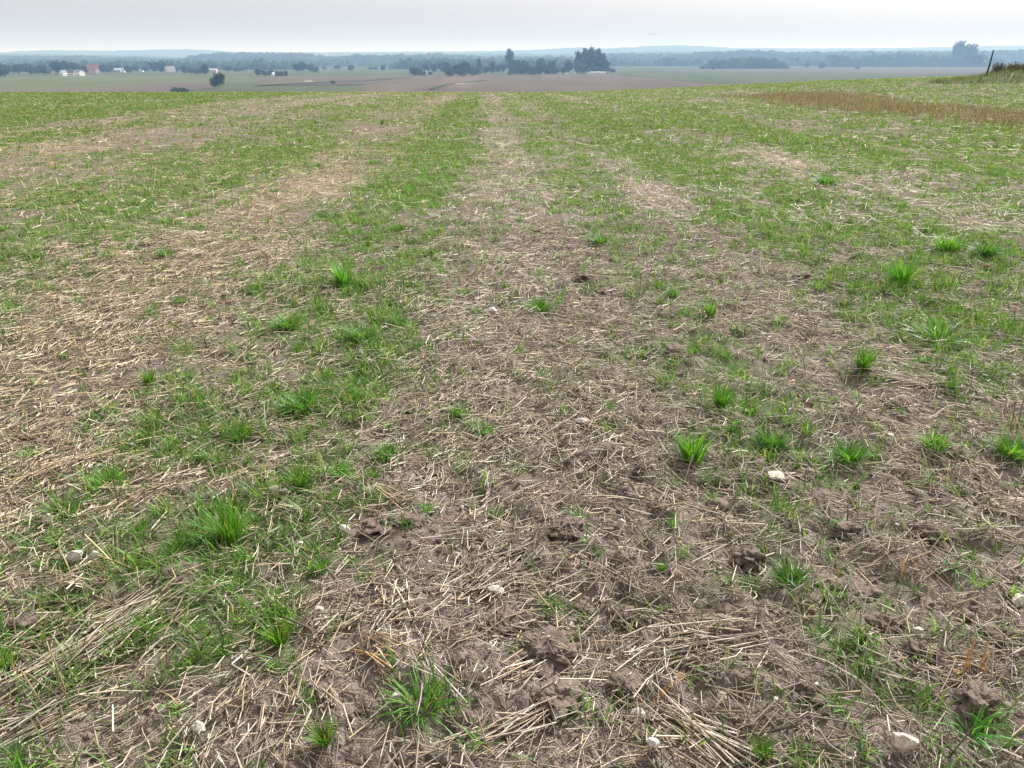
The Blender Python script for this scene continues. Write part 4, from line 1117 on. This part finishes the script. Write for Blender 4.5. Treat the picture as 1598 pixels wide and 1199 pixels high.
STONES = [  # px, py, width px, height ratio, tint, label
    (541, 846, 17, .8, (1.2, 1.2, 1.2), "bright white stone on bare soil left of centre"),
    (430, 774, 17, .8, (1, 1, 1), "white stone in a dirty cluster left of centre, the larger one"),
    (446, 780, 12, .8, (.95, .95, .95), "white stone in a dirty cluster left of centre, the smaller one"),
    (79, 829, 16, 1.4, (1, .98, .94), "upright pale stone near the left edge"),
    (122, 890, 27, .7, (.95, .93, .92), "pale grey flat stone by the yellow dry stems"),
    (151, 884, 20, .8, (.95, .93, .92), "pale stone just right of the grey flat stone in the lower left"),
    (909, 686, 19, .6, (1.15, 1.15, 1.15), "white stone in the middle of the picture above a small sprout"),
    (768, 492, 12, 1.0, (1.15, 1.12, 1.1), "white stone in the straw strip, upper middle"),
    (773, 938, 20, .7, (1.05, 1.0, .95), "cream stone on the fan of straws left of the bottom centre"),
    (313, 1159, 22, .9, (1.05, 1.0, .97), "round cream stone at the bottom left"),
    (1404, 1177, 44, .65, (.85, .78, .72), "largest stone, half buried at the bottom right"),
    (1587, 960, 30, .6, (1.05, 1.0, .95), "cream stone cut by the right edge"),
    (1018, 1194, 20, 1.0, (1.25, 1.25, 1.22), "bright white stone cut by the bottom edge"),
    (992, 1130, 20, .8, (.95, .93, .9), "angular pale stone right of the clods at the bottom"),
    (500, 969, 11, .8, (.9, .9, .9), "small round grey stone right of the tall blades"),
    (473, 1076, 9, 1.3, (1.1, 1.1, 1.08), "small upright white stone at the foot of a sprout, lower left"),
    (619, 1124, 18, .8, (.85, .85, .84), "grey-white stone under the big sprawling tuft"),
    (704, 1090, 10, 1.2, (.95, .95, .93), "small pale stone right of the big sprawling tuft"),
    (1433, 786, 11, .9, (1, .98, .95), "small round pale stone in the bare soil on the right"),
    (1208, 752, 30, .5, (1.0, .97, .93), "flat pale stone below the tuft pair on the right"),
    (1386, 693, 11, .8, (1.1, 1.1, 1.08), "small white stone between the two dense right-hand tufts"),
    (1372, 486, 11, .6, (1.25, 1.25, 1.25), "flat white stone by the green patch in the right middle distance"),
    (319, 450, 11, 1.2, (1.1, 1.08, 1.05), "white stone in the left straw strip"),
    (355, 470, 12, .8, (1, 1, 1), "white stone just right of another in the left straw strip"),
    (577, 571, 9, .9, (1.15, 1.15, 1.1), "small white stone on a bare spot in the left green strip"),
    (563, 560, 8, .9, (1.0, 1.0, .97), "small pale stone above and left of the one on the bare spot"),
    (469, 862, 8, .9, (.9, .9, .88), "small grey stone left of the bright white stone"),
    (1043, 632, 11, .9, (.95, .93, .9), "round pale stone left of the tall dense tuft"),
    (955, 625, 9, 1.2, (1.05, 1.03, 1), "narrow pale stone standing up in the straw at the centre"),
    (967, 838, 10, .8, (1, .98, .96), "small cream stone on bare soil right of the oblong clod"),
    (966, 345, 9, .9, (1.05, 1.03, 1.0), "pale stone in the upper middle, on the dark bare patch"),
    (745, 870, 9, .9, (.8, .8, .82), "small bluish-grey stone below the horizontal straw bundle"),
    (1270, 1086, 9, .9, (1.05, 1.05, 1.02), "small white stone on top of the grey clod at the lower right"),
    (1124, 1100, 16, .9, (.9, .84, .78), "sandy round stone in the straw right of the orange leaf"),
    (1428, 1000, 16, .8, (.95, .9, .86), "pinkish-pale stone on the upright clod in the lower right"),
    (338, 655, 9, .9, (1, 1, .98), "small pale stone above the left tuft row"),
    (195, 664, 14, .6, (.85, .82, .8), "greyish flat stone in the left straw strip"),
    (1538, 423, 10, .5, (.55, .28, .23), "reddish brick fragment in the right middle distance"),
]
for i, (px, py, w, hr, tint, lab) in enumerate(STONES):
    x, y = G(px, py); k = mpp(x, y); s = w * k * 1.25
    o = link("brick_fragment" if "brick" in lab else "field_stone", STONE_M[i % 6], None, (x, y, float(Z(x, y)) + s * 0.32 * hr + 0.014), (random.uniform(-.3, .3), random.uniform(-.3, .3), random.uniform(-.5, .5)), (s, s * 0.75, s * hr * 1.1))
    o.color = (*tint, 1); tag(o, lab, "stone")

def tuft_mesh(seed, kind):
    rng = np.random.default_rng(seed)
    acc = Acc()
    nb, lmin, lmax, w, ln, curl, jr = {"dense": (280, .30, .90, .0120, .50, .95, .27), "loose": (60, .4, 1.1, .014, .55, .9, .18), "tall": (150, .55, 1.2, .012, .24, .6, .18),
                                       "broad": (24, .30, 1.0, .019, .70, 1.3, .14), "sprawl": (120, .5, 1.1, .016, .70, .8, .28)}[kind]
    a = rng.random(nb) * 6.28; rr = jr * np.sqrt(rng.random(nb))
    bx, by = np.cos(a) * rr, np.sin(a) * rr
    az = a + rng.normal(0, 0.5, nb)
    lean = np.abs(rng.normal(ln * 0.8, ln * 0.6, nb)) * (0.4 + rr / jr)
    c = GRASS_COLS[rng.integers(0, 4, nb)] * (0.85 + 0.6 * rng.random(nb))[:, None] * np.array([0.95, 1.12, 0.9])
    if kind == "broad": c *= np.array([0.8, 0.95, 1.25])
    yel = rng.random(nb) < 0.06; c[yel] = (0.36, 0.27, 0.10)
    L = lmin + (lmax - lmin) * rng.random(nb)
    blades(acc, bx, by, np.full(nb, -0.03), L, az, lean, w * (0.7 + 0.6 * rng.random(nb)), 5, c, curl)
    return acc.mesh("tuft", M_GRASS, False)
TUFT = {k: [tuft_mesh(300 + 10 * i + len(k), k) for i in range(5)] for k in ("dense", "loose", "tall", "broad", "sprawl")}
TUFT_W = {"dense": 1.12, "loose": 1.1, "tall": 0.88, "broad": 1.2, "sprawl": 1.3}
TUFTS = [  # px, py of its foot, width px, kind, label
    (172, 766, 60, "dense", "dense bright tuft alone near the left edge, above the upright pale stone"),
    (100, 808, 68, "sprawl", "spreading tuft below and left of the dense left-edge tuft"),
    (378, 690, 55, "dense", "bright tuft at the right end of the left tuft row"),
    (265, 708, 46, "loose", "loose tuft at the left end of the left tuft row"),
    (318, 718, 36, "dense", "small bluish-green tuft in the middle of the left tuft row"),
    (362, 850, 62, "tall", "tall lime-green tuft in the lower left, largest of its patch"),
    (320, 856, 60, "broad", "dark broad-leaved sprout left of the tall lime-green tuft"),
    (222, 844, 50, "loose", "thin tuft right of the yellow dry stems"),
    (601, 716, 42, "dense", "dense tuft left of centre, right one of a pair with stones below"),
    (531, 752, 46, "dense", "dense tuft left of centre, left one of a pair with stones below"),
    (468, 768, 40, "tall", "tall thin tuft right of the dirty white stone cluster"),
    (586, 760, 24, "tall", "small upright tuft between the stone and the dense pair"),
    (757, 682, 36, "dense", "small round dense tuft left of the straw heap at centre"),
    (714, 654, 36, "dense", "small bright tuft up and left of the small round tuft at centre"),
    (640, 645, 22, "dense", "tiny tuft on the edge of the left green strip"),
    (606, 668, 32, "loose", "loose tuft above the dense pair left of centre"),
    (502, 896, 40, "dense", "dark green tuft below the bright white stone"),
    (545, 882, 26, "loose", "small yellowish tuft just under the bright white stone"),
    (775, 815, 34, "loose", "sparse tuft right of the standing straw pieces"),
    (667, 810, 30, "loose", "sparse tuft right of the flat reddish clod"),
    (475, 646, 62, "dense", "wide bright tuft in the left green strip"),
    (550, 622, 66, "sprawl", "wide dark tuft in the left green strip below the bare spot"),
    (1123, 645, 44, "tall", "tall dense bright tuft right of centre, the most upright one"),
    (1080, 728, 56, "tall", "bright tuft right of centre standing over pale straw"),
    (1202, 700, 56, "dense", "bright tuft left of the roundest dense tuft on the right"),
    (1170, 650, 48, "loose", "loose tuft just right of the most upright tuft"),
    (907, 826, 56, "broad", "dark flat-leaved sprout in the middle of the bare soil"),
    (1112, 752, 40, "loose", "low tuft below and right of the tuft over pale straw"),
    (1323, 722, 62, "dense", "roundest dense bright tuft on the right"),
    (1458, 712, 62, "sprawl", "wide flat tuft right of the roundest dense tuft"),
    (1575, 716, 66, "dense", "bright tuft at the right edge under dry pale stalks"),
    (1448, 770, 38, "broad", "small star-shaped sprout on bare soil at the right"),
    (1293, 818, 58, "broad", "dark spreading sprout above the rounded clod"),
    (1232, 918, 66, "dense", "bushy bright tuft in the lower right, the nearest dense one"),
    (1486, 902, 64, "broad", "bluish star-shaped sprout in the bare soil on the right"),
    (1543, 792, 44, "broad", "small light sprout near the right edge"),
    (1348, 1018, 70, "broad", "dark sprout with fallen leaves in the lower right"),
    (1298, 1108, 54, "broad", "yellowish-green sprout beside the grey clod at the lower right"),
    (1340, 1186, 72, "broad", "light green two-sided sprout left of the largest stone"),
    (1514, 1146, 116, "broad", "sprawling broad-bladed sprout in the bottom right corner"),
    (1556, 1000, 56, "broad", "sprout with one leaf stretched right, near the right edge"),
    (662, 1128, 112, "sprawl", "largest sprawling tuft at the bottom left of centre"),
    (440, 1016, 50, "tall", "tall long-bladed tuft in the lower left"),
    (283, 1114, 70, "broad", "broad-bladed tuft in the lower left beside a stubble hollow"),
    (226, 1002, 46, "loose", "upright tuft beside the diagonal straw swath"),
    (132, 976, 42, "loose", "small tuft above the diagonal straw swath"),
    (352, 1034, 42, "loose", "small dark tuft in the lower left, left of the long-bladed tuft"),
    (512, 1186, 50, "tall", "narrow tuft cut close to the bottom edge, left of centre"),
    (14, 1052, 44, "tall", "narrow tuft at the left edge"),
    (30, 1196, 70, "loose", "yellow-green tuft in the bottom left corner"),
    (860, 958, 46, "loose", "faint bluish tuft above the largest clod"),
    (1032, 904, 22, "tall", "thin upright sprout right of centre above the straw bunch"),
    (1168, 920, 44, "sprawl", "low tuft left of the nearest dense tuft"),
    (1188, 1188, 46, "tall", "upright tuft at the bottom edge right of centre"),
    (842, 486, 42, "dense", "bright dense tuft alone in the middle distance at centre"),
    (937, 384, 34, "dense", "bright tuft in the upper middle, right of centre"),
    (1108, 496, 26, "tall", "small upright tuft in the middle distance right of centre"),
    (1050, 464, 24, "dense", "dark little tuft beside standing pale stubble"),
    (282, 480, 32, "dense", "dense tuft in the left straw strip, the nearer of two"),
    (260, 406, 30, "dense", "dense tuft in the left straw strip, the farther of two"),
    (537, 454, 42, "tall", "bright tuft in the left green strip, tallest of the middle distance"),
    (452, 516, 46, "dense", "bright tuft left of the tallest middle-distance one"),
    (562, 538, 50, "dense", "bright tuft above the bare spot in the left green strip"),
    (622, 510, 34, "dense", "bright tuft on the right side of the left green strip"),
    (235, 612, 26, "tall", "upright tuft with pale straw leaning on its left"),
    (1475, 396, 62, "dense", "big bright tuft in the right middle distance, left of another"),
    (1537, 404, 50, "dense", "big bright tuft in the right middle distance above the brick fragment"),
    (1408, 448, 48, "tall", "bright tuft below and left of the big right-hand pair"),
    (1465, 540, 76, "sprawl", "large bright patch-like tuft in the right middle distance"),
    (1342, 592, 40, "tall", "tuft with pale blades at the left end of a straw pile on the right"),
    (1478, 614, 36, "dense", "tuft below the large bright patch on the right"),
    (1288, 290, 34, "dense", "dark bright-edged tuft far up on the right"),
    (262, 352, 26, "dense", "round tuft far up on the left beside a larger green patch"),
    (622, 364, 30, "dense", "small dense tuft in the upper part of the left green strip"),
    (365, 377, 16, "dense", "left one of two tiny tufts in the upper left"),
    (397, 376, 20, "dense", "right one of two tiny tufts in the upper left"),
    (430, 275, 14, "dense", "tiny dark tuft far up in the straw, left of centre"),
    (596, 196, 9, "tall", "tiny dark upright plant far off, left of centre"),
]
for i, (px, py, w, kd, lab) in enumerate(TUFTS):
    x, y = G(px, py); k = mpp(x, y)
    s = w * k / TUFT_W[kd] * random.uniform(0.85, 1.05)
    aa = np.arange(8) * 0.785; rr_ = s * 0.22
    zt = max(float(Z(x, y)), float(np.mean(Z(x + np.cos(aa) * rr_, y + np.sin(aa) * rr_))) + 0.004, float(np.max(Z(x + np.cos(aa) * rr_ * .5, y + np.sin(aa) * rr_ * .5))))
    o = link("grass_tuft", TUFT[kd][i % 5], None, (x, y, zt), (random.uniform(-.2, .2), random.uniform(-.2, .2), random.random() * 6.28), (s * random.uniform(.85, 1.15), s, s * random.uniform(0.85, 1.05)))
    tv = random.uniform(.72, 1.0); o.color = (tv * random.uniform(.9, 1.15), tv, tv * random.uniform(.9, 1.3), 1)
    tag(o, lab, "grass tuft")

def straw_bunch(px, py, lpx, wpx, ang, n, label, up=0.0, tint=(1, 1, 1), name="straw_bunch", cat="straw", rad=0.0019):
    """a bundle of straws lying (or standing, up > 0) together; ang = direction on the ground, 0 = to the right"""
    x, y = G(px, py); k = mpp(x, y); L = lpx * k; W = wpx * k
    acc = Acc()
    t = RNG.normal(0, 0.30, n) * W; sh = RNG.normal(0, 0.14, n) * L
    n = max(5, int(n * 0.8)); t = t[:n]; sh = sh[:n]; th = ang + RNG.normal(0, 0.20, n); le = L * (0.25 + 0.65 * RNG.random(n))
    cx = x - math.sin(ang) * t + math.cos(ang) * sh; cy = y + math.cos(ang) * t + math.sin(ang) * sh
    if up == 0:
        ax, ay, bx, by = cx - np.cos(th) * le / 2, cy - np.sin(th) * le / 2, cx + np.cos(th) * le / 2, cy + np.sin(th) * le / 2
        off = RNG.random(n) * 0.03 + 0.008
        za, zb = Z(ax, ay) + off, Z(bx, by) + off * RNG.random(n) * 1.5
        zm = np.maximum((za + zb) / 2, Z((ax + bx) / 2, (ay + by) / 2) + off * 0.6)
        P = np.stack([np.stack([ax, ay, za], 1), np.stack([(ax + bx) / 2, (ay + by) / 2, zm], 1), np.stack([bx, by, zb], 1)], 1)
    else:
        ti = up * np.abs(RNG.normal(0.6, 0.5, n)); az = RNG.random(n) * 6.28
        A = np.stack([cx, cy, Z(cx, cy) - 0.01], 1); le = L * (0.5 + 0.6 * RNG.random(n))
        d = np.stack([np.cos(az) * np.sin(ti), np.sin(az) * np.sin(ti), np.cos(ti)], 1)
        P = np.stack([A, A + d * le[:, None] * 0.55, A + d * le[:, None] + np.array([0, 0, -0.01])], 1)
    R = np.repeat((rad * (0.7 + 0.6 * RNG.random(n)))[:, None], 3, 1)
    c = straw_color(n, np.full(n, 0.12)) * np.array(tint) * 1.08
    v, q, cc = tubes(P, R, c, 5)
    o0 = np.array([x, y, float(Z(x, y))])
    o = link(name, mesh_np(name, v - o0, q, None, cc, True, M_STRAW), None, tuple(o0))
    tag(o, label, cat); return o
straw_bunch(1112, 1012, 230, 50, 0.12, 34, "long straw bunch lying across, right of the largest clod")
straw_bunch(1010, 1040, 130, 40, 0.45, 16, "short straw bunch at the left end of the long straw bunch")
straw_bunch(714, 852, 100, 42, 0.02, 16, "bundle of straws lying level, left of the bottom centre")
straw_bunch(737, 812, 62, 40, 1.5, 9, "few parallel straws pointing away above the level bundle")
straw_bunch(612, 790, 80, 30, 2.45, 12, "orange-tinted straws leaning on the flat reddish clod", tint=(1.1, .95, .75))
straw_bunch(778, 912, 140, 70, 0.75, 40, "fan of pale straws left of the oblong clod, under the cream stone")
straw_bunch(800, 1160, 170, 70, 0.55, 30, "thick straw bunch at the bottom edge, left of the clods")
straw_bunch(812, 1068, 110, 40, 0.75, 16, "straw bunch poking out left of the largest clod")
straw_bunch(690, 510, 60, 50, 1.35, 8, "a few parallel pale straws in the straw strip, upper middle")
straw_bunch(1000, 470, 52, 70, 0.0, 16, "standing pale stubble stalks in the middle distance right of centre", up=0.7)
straw_bunch(1578, 690, 80, 70, 0.0, 26, "dry pale stalks standing at the right edge over a tuft", up=0.8, tint=(1.05, .95, .8), rad=0.0022)
straw_bunch(160, 1010, 270, 60, 0.95, 60, "long diagonal straw swath in the lower left")
straw_bunch(70, 1120, 200, 70, 0.7, 44, "second straw swath below the diagonal one in the bottom left")
straw_bunch(120, 735, 190, 34, 0.85, 34, "golden straw swath at the left, above the spreading tuft", tint=(1.1, 1.0, .8))
straw_bunch(590, 1045, 130, 36, 2.5, 16, "yellow straw bunch above the largest sprawling tuft", tint=(1.15, .95, .6))
straw_bunch(690, 1090, 160, 40, 2.4, 10, "long straws lying over the largest sprawling tuft")
straw_bunch(1090, 1150, 200, 80, 2.45, 50, "straw swath running right from the orange dry leaf")
straw_bunch(620, 945, 80, 60, 1.5, 22, "upright-looking straws between the bright white stone and the cream stone")
straw_bunch(930, 500, 160, 26, 2.5, 16, "long pale straws lying in the middle distance at centre")
straw_bunch(1340, 540, 80, 30, 0.6, 14, "pale straw pile in the right middle distance below the white stone")
straw_bunch(1010, 730, 110, 26, 0.05, 10, "level pale straws left of the tuft right of centre")
straw_bunch(1335, 905, 60, 60, 1.9, 12, "straws fanning out beside the bushy bright tuft")
straw_bunch(1420, 610, 150, 40, 2.95, 26, "straw pile on the right below the large bright patch")
straw_bunch(905, 345, 40, 40, 0.0, 12, "standing pale stubble far up, right of centre", up=0.7)
straw_bunch(1410, 280, 44, 60, 0.0, 14, "standing pale stubble far up on the right", up=0.6)
straw_bunch(230, 300, 40, 50, 0.0, 14, "standing pale stubble far up on the left", up=0.6)
straw_bunch(207, 905, 84, 20, 0.0, 9, "yellow dry stems spreading star-like in the lower left", up=1.9, tint=(1.1, .95, .6), name="dead_plant", cat="dry plant", rad=0.0024)
straw_bunch(1515, 1060, 90, 24, 0.0, 8, "orange dead stalks standing in the lower right", up=0.7, tint=(1.0, .7, .35), name="dead_plant", cat="dry plant")
straw_bunch(1415, 905, 60, 14, 0.0, 6, "orange dead stalks right of the bushy bright tuft", up=0.7, tint=(1.0, .7, .35), name="dead_plant", cat="dry plant")
# the orange-brown dry leaf
x, y = G(1018, 1100); k = mpp(x, y); acc = Acc(); n = 9
az = 0.75 + RNG.normal(0, 0.10, n)
blades(acc, np.zeros(n), np.zeros(n), np.zeros(n), 75 * k * (0.6 + 0.5 * RNG.random(n)), az, np.full(n, 1.30) + RNG.normal(0, .1, n), np.full(n, 0.0055), 5, np.tile(np.array([[0.33, 0.17, 0.045]]), (n, 1)) * (0.7 + 0.6 * RNG.random(n))[:, None], 0.2)
o = link("dry_leaf", acc.mesh("dry_leaf", M_STRAW, False), None, (x, y, float(Z(x, y)) + 0.01)); tag(o, "orange-brown dry leaf bunch beside the straw at the bottom right of centre", "dry leaf")

# ------------------------------------------------------------------ two far birds
def bird(px, py, Y, span_px, label, rz):
    x, y, z = atY(px, py, Y); s = span_px * Y / FPX
    pr = [(-.30, .010), (-.22, .035), (-.08, .06), (.06, .06), (.16, .045), (.21, .05), (.26, .03), (.30, .006)]
    v = []; f = []
    for (u, r) in pr:
        for k in range(8):
            a = k * math.pi / 4; v.append((u, r * math.cos(a), r * math.sin(a)))
    for i in range(len(pr) - 1):
        for k in range(8):
            f.append((i * 8 + k, i * 8 + (k + 1) % 8, (i + 1) * 8 + (k + 1) % 8, (i + 1) * 8 + k))
    n0 = len(v)
    for sgn in (-1, 1):
        b = len(v)
        w = [(.10, .04, .02), (-.06, .04, .02), (.13, .26, .10), (-.08, .26, .10), (.03, .50, .07), (-.04, .50, .07)]
        for (a, c, d) in w: v.append((a, sgn * c, d))
        for (a, c, d) in w: v.append((a, sgn * c, d + .012))
        f += [(b, b + 1, b + 3, b + 2), (b + 2, b + 3, b + 5, b + 4), (b + 6, b + 8, b + 9, b + 7), (b + 8, b + 10, b + 11, b + 9)]
    me = bpy.data.meshes.new("bird"); me.from_pydata(v, [], f); me.materials.append(M_POST)
    o = link("flying_bird", me, None, (x, y, z), (0.1, 0.1, rz), (s, s, s)); tag(o, label, "bird", "two birds in the sky")
bird(1014.5, 53.5, 260, 6.5, "left one of two tiny birds in the sky", 1.2)
bird(1022.5, 53.5, 255, 6.2, "right one of two tiny birds in the sky", 1.5)

# ------------------------------------------------------------------ the hazy air
hz = box_mesh("haze", -17000, 17000, -900, 17000, VALLEY - 1.2, 135.0, bpy.data.materials.new("haze_air"))
hm = hz.materials[0]; hm.use_nodes = True; hm.node_tree.nodes.clear()
ho = hm.node_tree.nodes.new("ShaderNodeOutputMaterial"); hv = hm.node_tree.nodes.new("ShaderNodeVolumePrincipled")
hv.inputs["Color"].default_value = (0.28, 0.47, 0.75, 1); hv.inputs["Density"].default_value = HAZE_DENSITY; hv.inputs["Anisotropy"].default_value = 0.12
hv.inputs["Absorption Color"].default_value = (0.78, 0.54, 0.01, 1)
hm.node_tree.links.new(hv.outputs[0], ho.inputs["Volume"])
o = link("haze", hz); tag(o, "thin bluish haze lying over the valley", kind="stuff")
